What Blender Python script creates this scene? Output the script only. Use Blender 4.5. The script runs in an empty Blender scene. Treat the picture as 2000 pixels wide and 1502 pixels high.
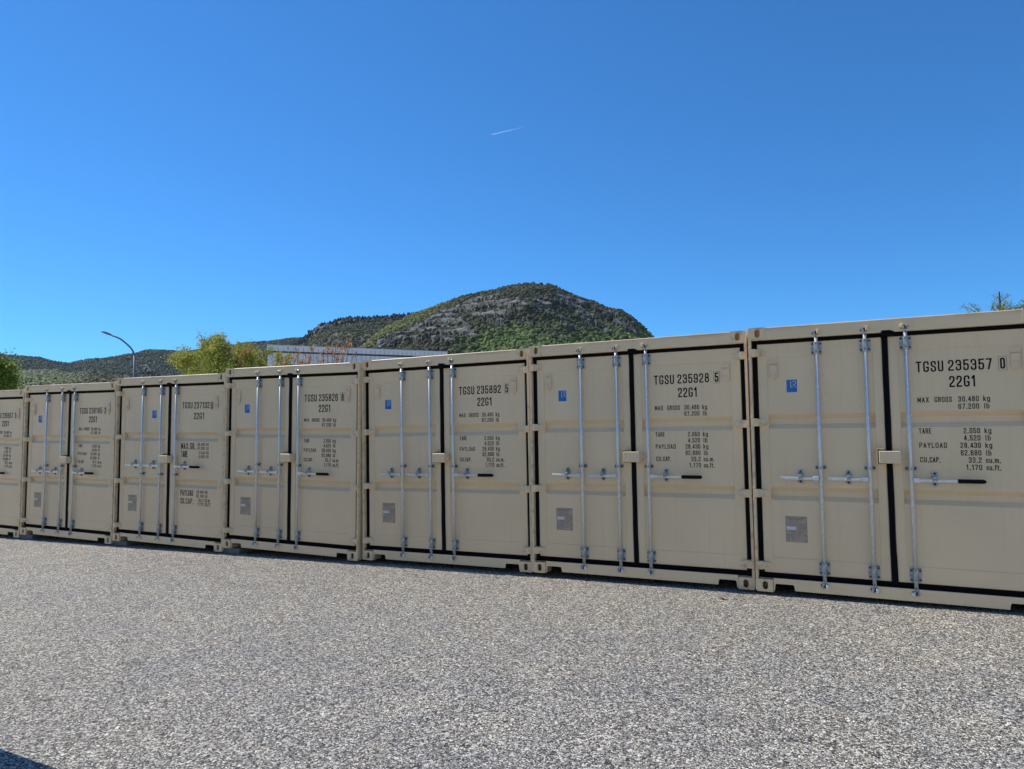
import bpy, bmesh, math, random
import numpy as np
from mathutils import Vector, Matrix, Euler, noise as mnoise
rad = math.radians
scene = bpy.context.scene
COL = scene.collection

# ------------------------------------------------------------------ camera
CAM = (3.5839, -7.5909, 1.6978)
F_PX, PITCH, ROLL, YAW = 1417.3, rad(3.393), rad(-0.526), rad(-26.744)
cam_data = bpy.data.cameras.new("camera")
cam = bpy.data.objects.new("camera", cam_data)
COL.objects.link(cam)
scene.camera = cam
cam_data.sensor_width = 36
cam_data.lens = F_PX / 2000 * 36
cam_data.clip_end = 60000
cam_data.clip_start = 0.05
_f = Vector((math.sin(YAW) * math.cos(PITCH), math.cos(YAW) * math.cos(PITCH), math.sin(PITCH)))
_r0 = Vector((math.cos(YAW), -math.sin(YAW), 0))
_u0 = _r0.cross(_f)
_r = _r0 * math.cos(ROLL) + _u0 * math.sin(ROLL)
_u = -_r0 * math.sin(ROLL) + _u0 * math.cos(ROLL)
cam.matrix_world = Matrix(((_r.x, _u.x, -_f.x, CAM[0]), (_r.y, _u.y, -_f.y, CAM[1]), (_r.z, _u.z, -_f.z, CAM[2]), (0, 0, 0, 1)))

# ------------------------------------------------------------------ sun, sky, exposure
SUN_EL, SUN_DELTA = rad(50), rad(2.0)
SUN_DIR = Vector((-math.cos(SUN_DELTA) * math.cos(SUN_EL), math.sin(SUN_DELTA) * math.cos(SUN_EL), math.sin(SUN_EL)))
sun_d = bpy.data.lights.new("sun", 'SUN')
sun_d.energy = 4.6
sun_d.angle = rad(0.53)
sun_d.color = (1.0, 0.94, 0.84)
sun = bpy.data.objects.new("sun", sun_d)
COL.objects.link(sun)
sun.rotation_euler = (-SUN_DIR).to_track_quat('-Z', 'Y').to_euler()
world = bpy.data.worlds.new("World")
scene.world = world
world.use_nodes = True
wn = world.node_tree.nodes
wn.clear()
sky = wn.new('ShaderNodeTexSky')
sky.sky_type = 'NISHITA'
sky.sun_disc = False
sky.sun_elevation = SUN_EL
sky.sun_rotation = math.atan2(SUN_DIR.x, SUN_DIR.y)
sky.altitude = 1000
sky.air_density = 0.9
sky.dust_density = 0.0
sky.ozone_density = 3.0
bg = wn.new('ShaderNodeBackground')
bg.inputs['Strength'].default_value = 0.15
wo = wn.new('ShaderNodeOutputWorld')
gm = wn.new('ShaderNodeGamma')
gm.inputs[1].default_value = .9
tintn = wn.new('ShaderNodeMix')
tintn.data_type = 'RGBA'
tintn.blend_type = 'MULTIPLY'
tintn.inputs[0].default_value = 1
tintn.inputs[7].default_value = (.30, .81, 1.27, 1)      # the deep blue of this sky
world.node_tree.links.new(sky.outputs[0], gm.inputs[0])
world.node_tree.links.new(gm.outputs[0], tintn.inputs[6])
# warm fill added low in the sky behind the camera, brightening shaded container fronts
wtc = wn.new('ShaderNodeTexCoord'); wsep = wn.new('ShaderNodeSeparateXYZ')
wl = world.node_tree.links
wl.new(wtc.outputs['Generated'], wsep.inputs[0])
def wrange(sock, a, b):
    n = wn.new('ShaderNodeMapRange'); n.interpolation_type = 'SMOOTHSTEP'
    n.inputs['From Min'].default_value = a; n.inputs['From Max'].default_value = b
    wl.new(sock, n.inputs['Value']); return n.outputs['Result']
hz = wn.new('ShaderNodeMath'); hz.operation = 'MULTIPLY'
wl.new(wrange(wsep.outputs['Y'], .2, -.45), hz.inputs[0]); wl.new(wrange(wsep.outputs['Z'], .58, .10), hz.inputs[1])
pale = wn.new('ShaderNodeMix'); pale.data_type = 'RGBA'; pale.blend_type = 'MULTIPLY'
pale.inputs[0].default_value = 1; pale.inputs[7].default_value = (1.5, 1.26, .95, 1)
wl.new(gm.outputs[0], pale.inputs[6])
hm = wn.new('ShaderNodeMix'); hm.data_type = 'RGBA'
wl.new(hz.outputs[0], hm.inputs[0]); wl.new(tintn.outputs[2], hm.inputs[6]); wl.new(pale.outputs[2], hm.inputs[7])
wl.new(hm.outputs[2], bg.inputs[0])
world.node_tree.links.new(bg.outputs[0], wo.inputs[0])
scene.view_settings.view_transform = 'Standard'
scene.view_settings.look = 'None'
scene.view_settings.exposure = 0.0
scene.view_settings.gamma = 1.0
scene.render.resolution_x, scene.render.resolution_y = 1024, 769
scene.cycles.max_bounces = 6

# ------------------------------------------------------------------ helpers
def tag(o, label=None, cat=None, group=None, kind=None):
    if label: o['label'] = label
    if cat: o['category'] = cat
    if group: o['group'] = group
    if kind: o['kind'] = kind
    return o

def link(name, data, parent=None, loc=None, rot=None):
    o = bpy.data.objects.new(name, data)
    COL.objects.link(o)
    if parent is not None: o.parent = parent
    if loc is not None: o.location = loc
    if rot is not None: o.rotation_euler = rot
    return o

def two_tone(name, a, b, ma, mb):
    # joins two meshes into one with two materials
    bm = bmesh.new(); bm.from_mesh(a); n = len(bm.faces); bm.from_mesh(b); bm.faces.ensure_lookup_table()
    for f in bm.faces[n:]: f.material_index = 1
    m = bpy.data.meshes.new(name); bm.to_mesh(m); bm.free()
    m.materials.append(ma); m.materials.append(mb)
    bpy.data.meshes.remove(a); bpy.data.meshes.remove(b)
    return m

class MB:
    """collects shapes; build() makes one mesh"""
    def __init__(s): s.bm = bmesh.new()
    def box(s, x0, x1, y0, y1, z0, z1, bev=0.0, seg=1):
        t = bmesh.new()
        bmesh.ops.create_cube(t, size=1, matrix=Matrix.Translation(((x0+x1)/2, (y0+y1)/2, (z0+z1)/2)) @ Matrix.Diagonal((abs(x1-x0), abs(y1-y0), abs(z1-z0), 1)))
        if bev: bmesh.ops.bevel(t, geom=t.edges[:], offset=bev, segments=seg, affect='EDGES', profile=.5)
        s.add(t); return s
    def add(s, t, M=None):
        m = bpy.data.meshes.new('tmp'); t.to_mesh(m); t.free()
        if M is not None: m.transform(M)
        s.bm.from_mesh(m); bpy.data.meshes.remove(m)
    def prism(s, pts, a0, a1, axis='y', bev=0.0):
        """polygon in the plane across axis, extruded a0..a1"""
        t = bmesh.new()
        def P(p, a):
            return {'y': (p[0], a, p[1]), 'x': (a, p[0], p[1]), 'z': (p[0], p[1], a)}[axis]
        v0 = [t.verts.new(P(p, a0)) for p in pts]; v1 = [t.verts.new(P(p, a1)) for p in pts]
        n = len(pts)
        t.faces.new(v0); t.faces.new(v1[::-1])
        for i in range(n):
            j = (i+1) % n
            t.faces.new((v0[i], v1[i], v1[j], v0[j]))
        bmesh.ops.recalc_face_normals(t, faces=t.faces[:])
        if bev: bmesh.ops.bevel(t, geom=t.edges[:], offset=bev, segments=1, affect='EDGES')
        s.add(t); return s
    def tube(s, p0, p1, r0, r1=None, n=12):
        r1 = r0 if r1 is None else r1
        p0, p1 = Vector(p0), Vector(p1); d = p1-p0
        t = bmesh.new()
        bmesh.ops.create_cone(t, cap_ends=True, segments=n, radius1=r0, radius2=r1, depth=d.length)
        M = Matrix.Translation((p0+p1)/2) @ d.to_track_quat('Z', 'Y').to_matrix().to_4x4()
        for f in t.faces: f.smooth = len(f.verts) == 4
        s.add(t, M); return s
    def ball(s, c, r, sc=(1, 1, 1), sub=1):
        t = bmesh.new(); bmesh.ops.create_icosphere(t, subdivisions=sub, radius=r)
        for f in t.faces: f.smooth = True
        s.add(t, Matrix.Translation(c) @ Matrix.Diagonal((*sc, 1))); return s
    def plate_hole(s, outer, hole, y0, y1):
        """plate in the xz plane with a hole through it"""
        t = bmesh.new()
        loops = []
        for y in (y0, y1):
            o = [t.verts.new((p[0], y, p[1])) for p in outer]; h = [t.verts.new((p[0], y, p[1])) for p in hole]
            es = [t.edges.new((o[i], o[(i+1) % len(o)])) for i in range(len(o))] + [t.edges.new((h[i], h[(i+1) % len(h)])) for i in range(len(h))]
            bmesh.ops.triangle_fill(t, use_beauty=True, use_dissolve=False, edges=es)
            loops.append((o, h))
        for k in (0, 1):
            a, b = loops[0][k], loops[1][k]
            for i in range(len(a)):
                j = (i+1) % len(a)
                t.faces.new((a[i], b[i], b[j], a[j]))
        bmesh.ops.recalc_face_normals(t, faces=t.faces[:])
        s.add(t); return s
    def mesh(s, name, *mats):
        m = bpy.data.meshes.new(name); s.bm.to_mesh(m); s.bm.free()
        for x in mats: m.materials.append(x)
        return m
    def build(s, name, mat, parent=None, loc=None, rot=None):
        return link(name, s.mesh(name, mat), parent, loc, rot)

def np_mesh(name, verts, faces, mat=None, smooth=False, colors=None):
    """fast mesh from numpy arrays (faces all with the same number of corners)"""
    verts = np.asarray(verts, dtype=np.float32); faces = np.asarray(faces, dtype=np.int32)
    m = bpy.data.meshes.new(name)
    nv, nf, k = len(verts), len(faces), faces.shape[1]
    m.vertices.add(nv); m.vertices.foreach_set('co', verts.ravel())
    m.loops.add(nf*k); m.loops.foreach_set('vertex_index', faces.ravel())
    m.polygons.add(nf)
    m.polygons.foreach_set('loop_start', np.arange(nf, dtype=np.int32)*k)
    m.polygons.foreach_set('loop_total', np.full(nf, k, dtype=np.int32))
    m.polygons.foreach_set('use_smooth', np.full(nf, smooth, dtype=bool))
    if colors is not None:
        a = m.color_attributes.new('tint', 'FLOAT_COLOR', 'POINT')
        c = np.ones((nv, 4), np.float32); c[:, :3] = colors
        a.data.foreach_set('color', c.ravel())
    m.update(calc_edges=True)
    if mat: m.materials.append(mat)
    return m

# ------------------------------------------------------------------ materials
def new_mat(name):
    m = bpy.data.materials.new(name); m.use_nodes = True
    nt = m.node_tree; b = nt.nodes['Principled BSDF']
    return m, nt, b
def N(nt, t, **kw):
    n = nt.nodes.new(t)
    for k, v in kw.items():
        if k in n.inputs: n.inputs[k].default_value = v
        else: setattr(n, k, v)
    return n
def L(nt, a, b): nt.links.new(a, b)
def ramp(nt, fac, stops):
    r = nt.nodes.new('ShaderNodeValToRGB'); cr = r.color_ramp
    while len(cr.elements) > 1: cr.elements.remove(cr.elements[-1])
    for i, (p, c) in enumerate(stops):
        e = cr.elements[0] if i == 0 else cr.elements.new(p)
        e.position = p; e.color = (*c, 1) if len(c) == 3 else c
    if fac is not None: L(nt, fac, r.inputs[0])
    return r
def mixc(nt, fac, a, b, mode='MIX'):
    n = nt.nodes.new('ShaderNodeMix'); n.data_type = 'RGBA'; n.blend_type = mode
    for s, v in ((0, fac), (6, a), (7, b)):
        if isinstance(v, (int, float)): n.inputs[s].default_value = v
        elif isinstance(v, tuple): n.inputs[s].default_value = (*v, 1)
        else: L(nt, v, n.inputs[s])
    return n.outputs[2]
def simple(name, col, rough=.5, metal=0., var=.0, scale=20, bump=0.0):
    m, nt, b = new_mat(name)
    b.inputs['Roughness'].default_value = rough; b.inputs['Metallic'].default_value = metal
    b.inputs['Base Color'].default_value = (*col, 1)
    if var or bump:
        tc = N(nt, 'ShaderNodeTexCoord'); n = N(nt, 'ShaderNodeTexNoise', Scale=scale, Detail=4.0)
        L(nt, tc.outputs['Object'], n.inputs['Vector'])
        if var:
            lo = tuple(c*(1-var) for c in col); hi = tuple(min(1, c*(1+var)) for c in col)
            r = ramp(nt, n.outputs[0], [(.3, lo), (.7, hi)]); L(nt, r.outputs[0], b.inputs['Base Color'])
        if bump:
            bp = N(nt, 'ShaderNodeBump', Strength=bump, Distance=.01); L(nt, n.outputs[0], bp.inputs['Height']); L(nt, bp.outputs[0], b.inputs['Normal'])
    return m

PAINT = (0.80, 0.628, 0.408)
def paint_mat(name, col, rust=0.0, grime=.14, top_stain=False):
    m, nt, b = new_mat(name)
    tc = N(nt, 'ShaderNodeTexCoord'); oi = N(nt, 'ShaderNodeObjectInfo')
    big = N(nt, 'ShaderNodeTexNoise', Scale=1.3, Detail=3.0)
    add = N(nt, 'ShaderNodeVectorMath', operation='ADD')
    L(nt, tc.outputs['Object'], add.inputs[0]); L(nt, oi.outputs['Random'], add.inputs[1]); L(nt, add.outputs[0], big.inputs['Vector'])
    r1 = ramp(nt, big.outputs[0], [(.25, tuple(c*.93 for c in col)), (.75, tuple(c*1.05 for c in col))])
    # vertical dirt streaks
    mp = N(nt, 'ShaderNodeMapping'); mp.inputs['Scale'].default_value = (26, 26, .9)
    L(nt, add.outputs[0], mp.inputs[0])
    st = N(nt, 'ShaderNodeTexNoise', Scale=1.0, Detail=5.0); L(nt, mp.outputs[0], st.inputs['Vector'])
    rs = ramp(nt, st.outputs[0], [(.55, (0, 0, 0)), (.8, (grime, grime, grime))])
    c2 = mixc(nt, rs.outputs[0], r1.outputs[0], (col[0]*.6, col[1]*.56, col[2]*.5))
    # small chips and scuffs
    v = N(nt, 'ShaderNodeTexNoise', Scale=38.0, Detail=2.0); L(nt, add.outputs[0], v.inputs['Vector'])
    rv = ramp(nt, v.outputs[0], [(.755, (0, 0, 0)), (.78, (.55, .55, .55))])
    c3 = mixc(nt, rv.outputs[0], c2, (.16, .11, .07))
    if rust:
        n3 = N(nt, 'ShaderNodeTexNoise', Scale=14.0, Detail=5.0); L(nt, add.outputs[0], n3.inputs['Vector'])
        r3 = ramp(nt, n3.outputs[0], [(.5, (0, 0, 0)), (.68, (rust, rust, rust))])
        c3 = mixc(nt, r3.outputs[0], c3, (.22, .10, .04))
    if top_stain:
        sz = N(nt, 'ShaderNodeSeparateXYZ'); L(nt, tc.outputs['Object'], sz.inputs[0])
        n4 = N(nt, 'ShaderNodeTexNoise', Scale=2.5, Detail=4.0); L(nt, add.outputs[0], n4.inputs['Vector'])
        mr = N(nt, 'ShaderNodeMapRange'); mr.inputs['From Min'].default_value = 2.54; mr.inputs['From Max'].default_value = 2.60; L(nt, sz.outputs[2], mr.inputs['Value'])
        mu = N(nt, 'ShaderNodeMath', operation='MULTIPLY'); r4 = ramp(nt, n4.outputs[0], [(.42, (0, 0, 0)), (.62, (.75, .75, .75))]); L(nt, mr.outputs[0], mu.inputs[0]); L(nt, r4.outputs[0], mu.inputs[1])
        c3 = mixc(nt, mu.outputs[0], c3, (.42, .22, .09))
    L(nt, c3, b.inputs['Base Color'])
    b.inputs['Roughness'].default_value = .48
    fine = N(nt, 'ShaderNodeTexNoise', Scale=5.0, Detail=2.0); L(nt, add.outputs[0], fine.inputs['Vector'])
    peel = N(nt, 'ShaderNodeTexNoise', Scale=240.0, Detail=1.0); L(nt, tc.outputs['Object'], peel.inputs['Vector'])
    b1 = N(nt, 'ShaderNodeBump', Strength=.25, Distance=.012); L(nt, fine.outputs[0], b1.inputs['Height'])
    b2 = N(nt, 'ShaderNodeBump', Strength=.12, Distance=.002); L(nt, peel.outputs[0], b2.inputs['Height']); L(nt, b1.outputs[0], b2.inputs['Normal'])
    L(nt, b2.outputs[0], b.inputs['Normal'])
    return m

M_PAINT = paint_mat('beige_paint', PAINT)
M_CLIP = paint_mat('cream_clip', (.80, .62, .43), grime=.6)
M_HEADER = paint_mat('beige_paint_header', PAINT, top_stain=True)
M_CAST = paint_mat('beige_paint_worn', PAINT, rust=.35, grime=.5)
M_INNER = paint_mat('rusty_inside_painted_glow', (.78, .46, .20), rust=.25)  # rust over an orange base that stands for sunlight inside the castings
M_GASKET = simple('black_rubber', (.004, .004, .006), .8)
M_GASKET.node_tree.nodes['Principled BSDF'].inputs['Specular IOR Level'].default_value = .12
M_BLACK = simple('black_lettering', (.010, .010, .012), .7)
M_BLACK.node_tree.nodes['Principled BSDF'].inputs['Specular IOR Level'].default_value = .15
M_GRIP = simple('black_plastic_grip', (.005, .005, .006), .7)
M_GRIP.node_tree.nodes['Principled BSDF'].inputs['Specular IOR Level'].default_value = .15
M_DARK = simple('dark_bolt', (.05, .055, .06), .4, .7)
M_FLOOR = simple('dark_underside', (.02, .018, .016), .8)
M_BLOCK = simple('concrete_block', (.16, .17, .18), .9, 0, .2, 12, .3)
M_BLUE = simple('blue_sticker', (.006, .15, .44), .6)
M_WHITE = simple('white_sticker', (.62, .66, .68), .4)
M_LBLUE = simple('pale_blue_print', (.07, .20, .45), .6)
M_PLATE = simple('aluminium_plate', (.44, .36, .29), .5, .05, .10, 30)
M_PRINT = simple('etched_print', (.10, .08, .07), .5)
def zinc():
    m, nt, b = new_mat('galvanised_zinc')
    tc = N(nt, 'ShaderNodeTexCoord'); n = N(nt, 'ShaderNodeTexNoise', Scale=30.0, Detail=5.0); L(nt, tc.outputs['Object'], n.inputs['Vector'])
    r = ramp(nt, n.outputs[0], [(.3, (.60, .63, .64)), (.7, (.76, .78, .79))]); L(nt, r.outputs[0], b.inputs['Base Color'])
    rr = ramp(nt, n.outputs[0], [(.3, (.5, .5, .5)), (.7, (.3, .3, .3))]); L(nt, rr.outputs[0], b.inputs['Roughness'])
    b.inputs['Metallic'].default_value = .45
    return m
M_ZINC = zinc()
M_ZINC_DULL = zinc(); M_ZINC_DULL.name = 'dull_zinc'
for _n in M_ZINC_DULL.node_tree.nodes:
    if _n.type == 'VALTORGB' and not _n.outputs[0].links[0].to_socket.name == 'Roughness':
        _n.color_ramp.elements[0].color = (.22, .26, .30, 1); _n.color_ramp.elements[1].color = (.52, .56, .58, 1)

# ------------------------------------------------------------------ ground
def ground_z(x): return 0.004 + 0.0165*max(-45, min(45, x))
def ground_mat():
    m, nt, b = new_mat('gravel_chipping')
    geo = N(nt, 'ShaderNodeNewGeometry')
    def vor(scale, feature='F1', rnd=1.0):
        v = N(nt, 'ShaderNodeTexVoronoi', Scale=scale, Randomness=rnd); v.feature = feature
        L(nt, geo.outputs['Position'], v.inputs['Vector']); return v
    v1 = vor(118.0); v2 = vor(66.0)
    stones = [(0.0, (.024, .023, .022)), (.16, (.062, .059, .055)), (.32, (.13, .125, .116)), (.5, (.22, .214, .198)), (.66, (.36, .35, .325)), (.80, (.60, .58, .535)), (.90, (.88, .855, .79)), (1.0, (.40, .29, .19))]
    sep1 = N(nt, 'ShaderNodeSeparateColor'); L(nt, v1.outputs['Color'], sep1.inputs[0])
    sep2 = N(nt, 'ShaderNodeSeparateColor'); L(nt, v2.outputs['Color'], sep2.inputs[0])
    c1 = ramp(nt, sep1.outputs[0], stones); c2 = ramp(nt, sep2.outputs[1], stones)
    gate = ramp(nt, sep2.outputs[2], [(.76, (0, 0, 0)), (.78, (1, 1, 1))])
    col = mixc(nt, gate.outputs[0], c1.outputs[0], c2.outputs[0])
    # broad tone patches
    n1 = N(nt, 'ShaderNodeTexNoise', Scale=2.2, Detail=4.0, Roughness=.65); L(nt, geo.outputs['Position'], n1.inputs['Vector'])
    p = ramp(nt, n1.outputs[0], [(.3, (.84, .85, .87)), (.5, (.97, .955, .92)), (.72, (1.08, 1.04, .95))])
    col = mixc(nt, 1.0, col, p.outputs[0], 'MULTIPLY')
    n2 = N(nt, 'ShaderNodeTexNoise', Scale=.35, Detail=3.0); L(nt, geo.outputs['Position'], n2.inputs['Vector'])
    p2 = ramp(nt, n2.outputs[0], [(.35, (.93, .93, .95)), (.65, (1.06, 1.05, 1.02))])
    col = mixc(nt, 1.0, col, p2.outputs[0], 'MULTIPLY')
    n5 = N(nt, 'ShaderNodeTexNoise', Scale=24.0, Detail=3.0, Roughness=.7); L(nt, geo.outputs['Position'], n5.inputs['Vector'])
    p5 = ramp(nt, n5.outputs[0], [(.34, (.82, .82, .82)), (.5, (1.02, 1.02, 1.02)), (.66, (1.20, 1.20, 1.19))])
    col = mixc(nt, 1.0, col, p5.outputs[0], 'MULTIPLY')
    L(nt, col, b.inputs['Base Color'])
    b.inputs['Roughness'].default_value = .75
    inv = N(nt, 'ShaderNodeMath', operation='MULTIPLY_ADD'); L(nt, v1.outputs['Distance'], inv.inputs[0]); inv.inputs[1].default_value = -1.0; inv.inputs[2].default_value = 1.0
    hh = N(nt, 'ShaderNodeMath', operation='ADD'); L(nt, inv.outputs[0], hh.inputs[0]); L(nt, sep1.outputs[1], hh.inputs[1])
    bp = N(nt, 'ShaderNodeBump', Strength=.9, Distance=.006); L(nt, hh.outputs[0], bp.inputs['Height'])
    L(nt, bp.outputs[0], b.inputs['Normal'])
    return m
def build_ground():
    xs = [-5300, -3000, -1000, -300, -100, -45, -20, -10, 0, 10, 20, 45, 100, 300, 1000, 3000, 5300]
    ys = [-5300, -3000, -600, -100, -30, -10, 0, 10, 30, 100, 400, 1500, 3000, 5300]
    v = [(x, y, ground_z(x)) for y in ys for x in xs]
    nx = len(xs)
    f = [(j*nx+i, j*nx+i+1, (j+1)*nx+i+1, (j+1)*nx+i) for j in range(len(ys)-1) for i in range(nx-1)]
    tag(link('ground', np_mesh('ground', v, f, ground_mat())), kind='structure')
build_ground()

# ------------------------------------------------------------------ stencil lettering (stroke font)
w = .42
G = {
 'T': (w+.02, [([(0, 1), (w+.02, 1)], 0), ([(w/2+.01, 1), (w/2+.01, 0)], 0)]),
 'G': (w*1.08, [([(w*1.08, .76), (w*1.08, 1), (0, 1), (0, 0), (w*1.08, 0), (w*1.08, .40)], 0), ([(w*1.08, .41), (w*.72, .41)], 0)]),
 'S': (w, [([(w, .74), (w, 1), (0, 1), (0, .56), (w, .45), (w, 0), (0, 0), (0, .26)], 0)]),
 'U': (w, [([(0, 1), (0, 0), (w, 0), (w, 1)], 0)]),
 '2': (w, [([(0, .74), (0, 1), (w, 1), (w, .58), (0, .2), (0, .0)], 0), ([(0, 0), (w, 0)], 0)]),
 '3': (w, [([(0, .76), (0, 1), (w, 1), (w, .53), (w*.4, .53)], 0), ([(w*.4, .53), (w, .53), (w, 0), (0, 0), (0, .24)], 0)]),
 '5': (w, [([(w, 1), (.02, 1)], 0), ([(.02, 1), (.02, .5)], 0), ([(.02, .58), (w, .62), (w, 0), (0, 0), (0, .25)], 0)]),
 '7': (w, [([(0, 1), (w, 1)], 0), ([(w, 1), (w*.38, 0)], 0)]),
 '0': (w, [([(0, 0), (0, 1), (w, 1), (w, 0)], 1)]),
 'O': (w, [([(0, 0), (0, 1), (w, 1), (w, 0)], 1)]),
 'D': (w, [([(0, 0), (0, 1), (w, 1), (w, 0)], 1), ([(0, 0), (0, 1)], 0)]),
 '8': (w, [([(0.03, .53), (0.03, 1), (w-.03, 1), (w-.03, .53)], 1), ([(0, 0), (0, .53), (w, .53), (w, 0)], 1)]),
 '9': (w, [([(0, .42), (0, 1), (w, 1), (w, .42)], 1), ([(w, .7), (w, 0), (0, 0), (0, .22)], 0)]),
 '6': (w, [([(0, 0), (0, .58), (w, .58), (w, 0)], 1), ([(0, .3), (0, 1), (w, 1), (w, .78)], 0)]),
 '4': (w, [([(w*.78, 0), (w*.78, 1)], 0), ([(w*.74, 1), (0, .27)], 0), ([(-.02, .25), (w+.04, .25)], 0)]),
 '1': (w*.6, [([(0, .8), (w*.45, 1)], 0), ([(w*.5, 1), (w*.5, 0)], 0)]),
 'A': (w, [([(0, 0), (w/2, 1)], 0), ([(w/2, 1), (w, 0)], 0), ([(w*.18, .3), (w*.82, .3)], 0)]),
 'M': (w*1.2, [([(0, 0), (0, 1)], 0), ([(0, 1), (w*.6, .25)], 0), ([(w*.6, .25), (w*1.2, 1)], 0), ([(w*1.2, 1), (w*1.2, 0)], 0)]),
 'N': (w, [([(0, 0), (0, 1)], 0), ([(0, 1), (w, 0)], 0), ([(w, 0), (w, 1)], 0)]),
 'X': (w, [([(0, 0), (w, 1)], 0), ([(0, 1), (w, 0)], 0)]),
 'R': (w, [([(0, 0), (0, 1)], 0), ([(0, 1), (w, 1), (w, .5), (0, .5)], 0), ([(w*.5, .5), (w, 0)], 0)]),
 'P': (w, [([(0, 0), (0, 1)], 0), ([(0, 1), (w, 1), (w, .46), (0, .46)], 0)]),
 'Y': (w, [([(0, 1), (w/2, .5)], 0), ([(w, 1), (w/2, .5)], 0), ([(w/2, .52), (w/2, 0)], 0)]),
 'L': (w*.9, [([(0, 1), (0, 0)], 0), ([(0, 0), (w*.9, 0)], 0)]),
 'C': (w, [([(w, .72), (w, 1), (0, 1), (0, 0), (w, 0), (w, .28)], 0)]),
 'E': (w*.9, [([(0, 0), (0, 1)], 0), ([(0, 1), (w*.9, 1)], 0), ([(0, .5), (w*.8, .5)], 0), ([(0, 0), (w*.9, 0)], 0)]),
 'F': (w*.9, [([(0, 0), (0, 1)], 0), ([(0, 1), (w*.9, 1)], 0), ([(0, .5), (w*.8, .5)], 0)]),
 'K': (w, [([(0, 0), (0, 1)], 0), ([(0, .4), (w, 1)], 0), ([(w*.3, .58), (w, 0)], 0)]),
 'B': (w, [([(0, 0), (0, 1)], 0), ([(0, 1), (w*.92, 1), (w*.92, .52), (0, .52)], 0), ([(0, .52), (w, .52), (w, 0), (0, 0)], 0)]),
 'V': (w, [([(0, 1), (w/2, 0)], 0), ([(w, 1), (w/2, 0)], 0)]),
 'W': (w*1.2, [([(0, 1), (w*.3, 0)], 0), ([(w*.3, 0), (w*.6, .7)], 0), ([(w*.6, .7), (w*.9, 0)], 0), ([(w*.9, 0), (w*1.2, 1)], 0)]),
 'H': (w, [([(0, 0), (0, 1)], 0), ([(w, 0), (w, 1)], 0), ([(0, .5), (w, .5)], 0)]),
 'I': (.1, [([(.05, 0), (.05, 1)], 0)]),
 'k': (w*.9, [([(0, 0), (0, 1)], 0), ([(0, .28), (w*.85, .7)], 0), ([(w*.3, .42), (w*.9, 0)], 0)]),
 'g': (w*.95, [([(0, 0), (0, .7), (w*.95, .7), (w*.95, 0)], 1), ([(w*.95, .7), (w*.95, -.28), (0, -.28)], 0)]),
 'l': (.1, [([(.05, 0), (.05, 1)], 0)]),
 'b': (w*.95, [([(0, 0), (0, .7), (w*.95, .7), (w*.95, 0)], 1), ([(0, 0), (0, 1)], 0)]),
 'c': (w*.9, [([(w*.9, .5), (w*.9, .7), (0, .7), (0, 0), (w*.9, 0), (w*.9, .2)], 0)]),
 'u': (w*.95, [([(0, .7), (0, 0), (w*.95, 0)], 0), ([(w*.95, 0), (w*.95, .7)], 0)]),
 'm': (w*1.6, [([(0, 0), (0, .7)], 0), ([(0, .66), (w*.8, .68), (w*.8, 0)], 0), ([(w*.8, .66), (w*1.6, .68), (w*1.6, 0)], 0)]),
 'f': (w*.6, [([(w*.2, 0), (w*.2, 1), (w*.65, 1)], 0), ([(0, .68), (w*.6, .68)], 0)]),
 't': (w*.6, [([(w*.2, .92), (w*.2, 0), (w*.65, 0)], 0), ([(0, .68), (w*.6, .68)], 0)]),
 '.': (.09, [([(.045, -.05), (.045, .07)], 0)]),
 ',': (.09, [([(.045, -.1), (.045, .07)], 0)]),
 '/': (w*.7, [([(0, -.05), (w*.7, 1.05)], 0)]),
}
GAP = .37
def text_width(s):
    return sum((.32 if ch == ' ' else G[ch][0]) + GAP for ch in s) - GAP
def round_poly(pts, closed, r):
    n = len(pts); out = []
    for i, p in enumerate(pts):
        if not closed and i in (0, n-1): out.append(Vector(p)); continue
        a, b, c = Vector(pts[i-1]), Vector(p), Vector(pts[(i+1) % n])
        d1, d2 = (a-b), (c-b); rr = min(r, d1.length*.5, d2.length*.5)
        s, e = b+d1.normalized()*rr, b+d2.normalized()*rr
        for k in range(4):
            t = k/3; out.append(s.lerp(b, t).lerp(b.lerp(e, t), t))
    return out
def stroke(bm, pts, closed, half, M, y, th):
    """ribbon of width 2*half along pts; M maps glyph units to x,z"""
    P = [Vector(M(p)) for p in pts]
    Q = [P[0]]
    for p in P[1:]:
        if (p-Q[-1]).length > 1e-5: Q.append(p)
    P = Q; n = len(P)
    if closed and (P[0]-P[-1]).length < 1e-5: P.pop(); n -= 1
    Ls, Rs = [], []
    for i in range(n):
        if closed: a, c = P[i-1], P[(i+1) % n]
        else: a, c = P[max(i-1, 0)], P[min(i+1, n-1)]
        d1 = (P[i]-a); d2 = (c-P[i])
        if d1.length < 1e-9: d1 = d2
        if d2.length < 1e-9: d2 = d1
        n1 = Vector((-d1.y, d1.x)).normalized(); n2 = Vector((-d2.y, d2.x)).normalized()
        nn = (n1+n2).normalized(); k = 1/max(.5, nn.dot(n1))
        q = P[i]
        if not closed and i == 0: q = q - d2.normalized()*half
        if not closed and i == n-1: q = q + d1.normalized()*half
        Ls.append(q+nn*half*k); Rs.append(q-nn*half*k)
    lf = [bm.verts.new((p.x, y, p.y)) for p in Ls]; rf = [bm.verts.new((p.x, y, p.y)) for p in Rs]
    m = n if closed else n-1
    for i in range(m):
        j = (i+1) % n
        bm.faces.new((rf[i], rf[j], lf[j], lf[i]))
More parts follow.
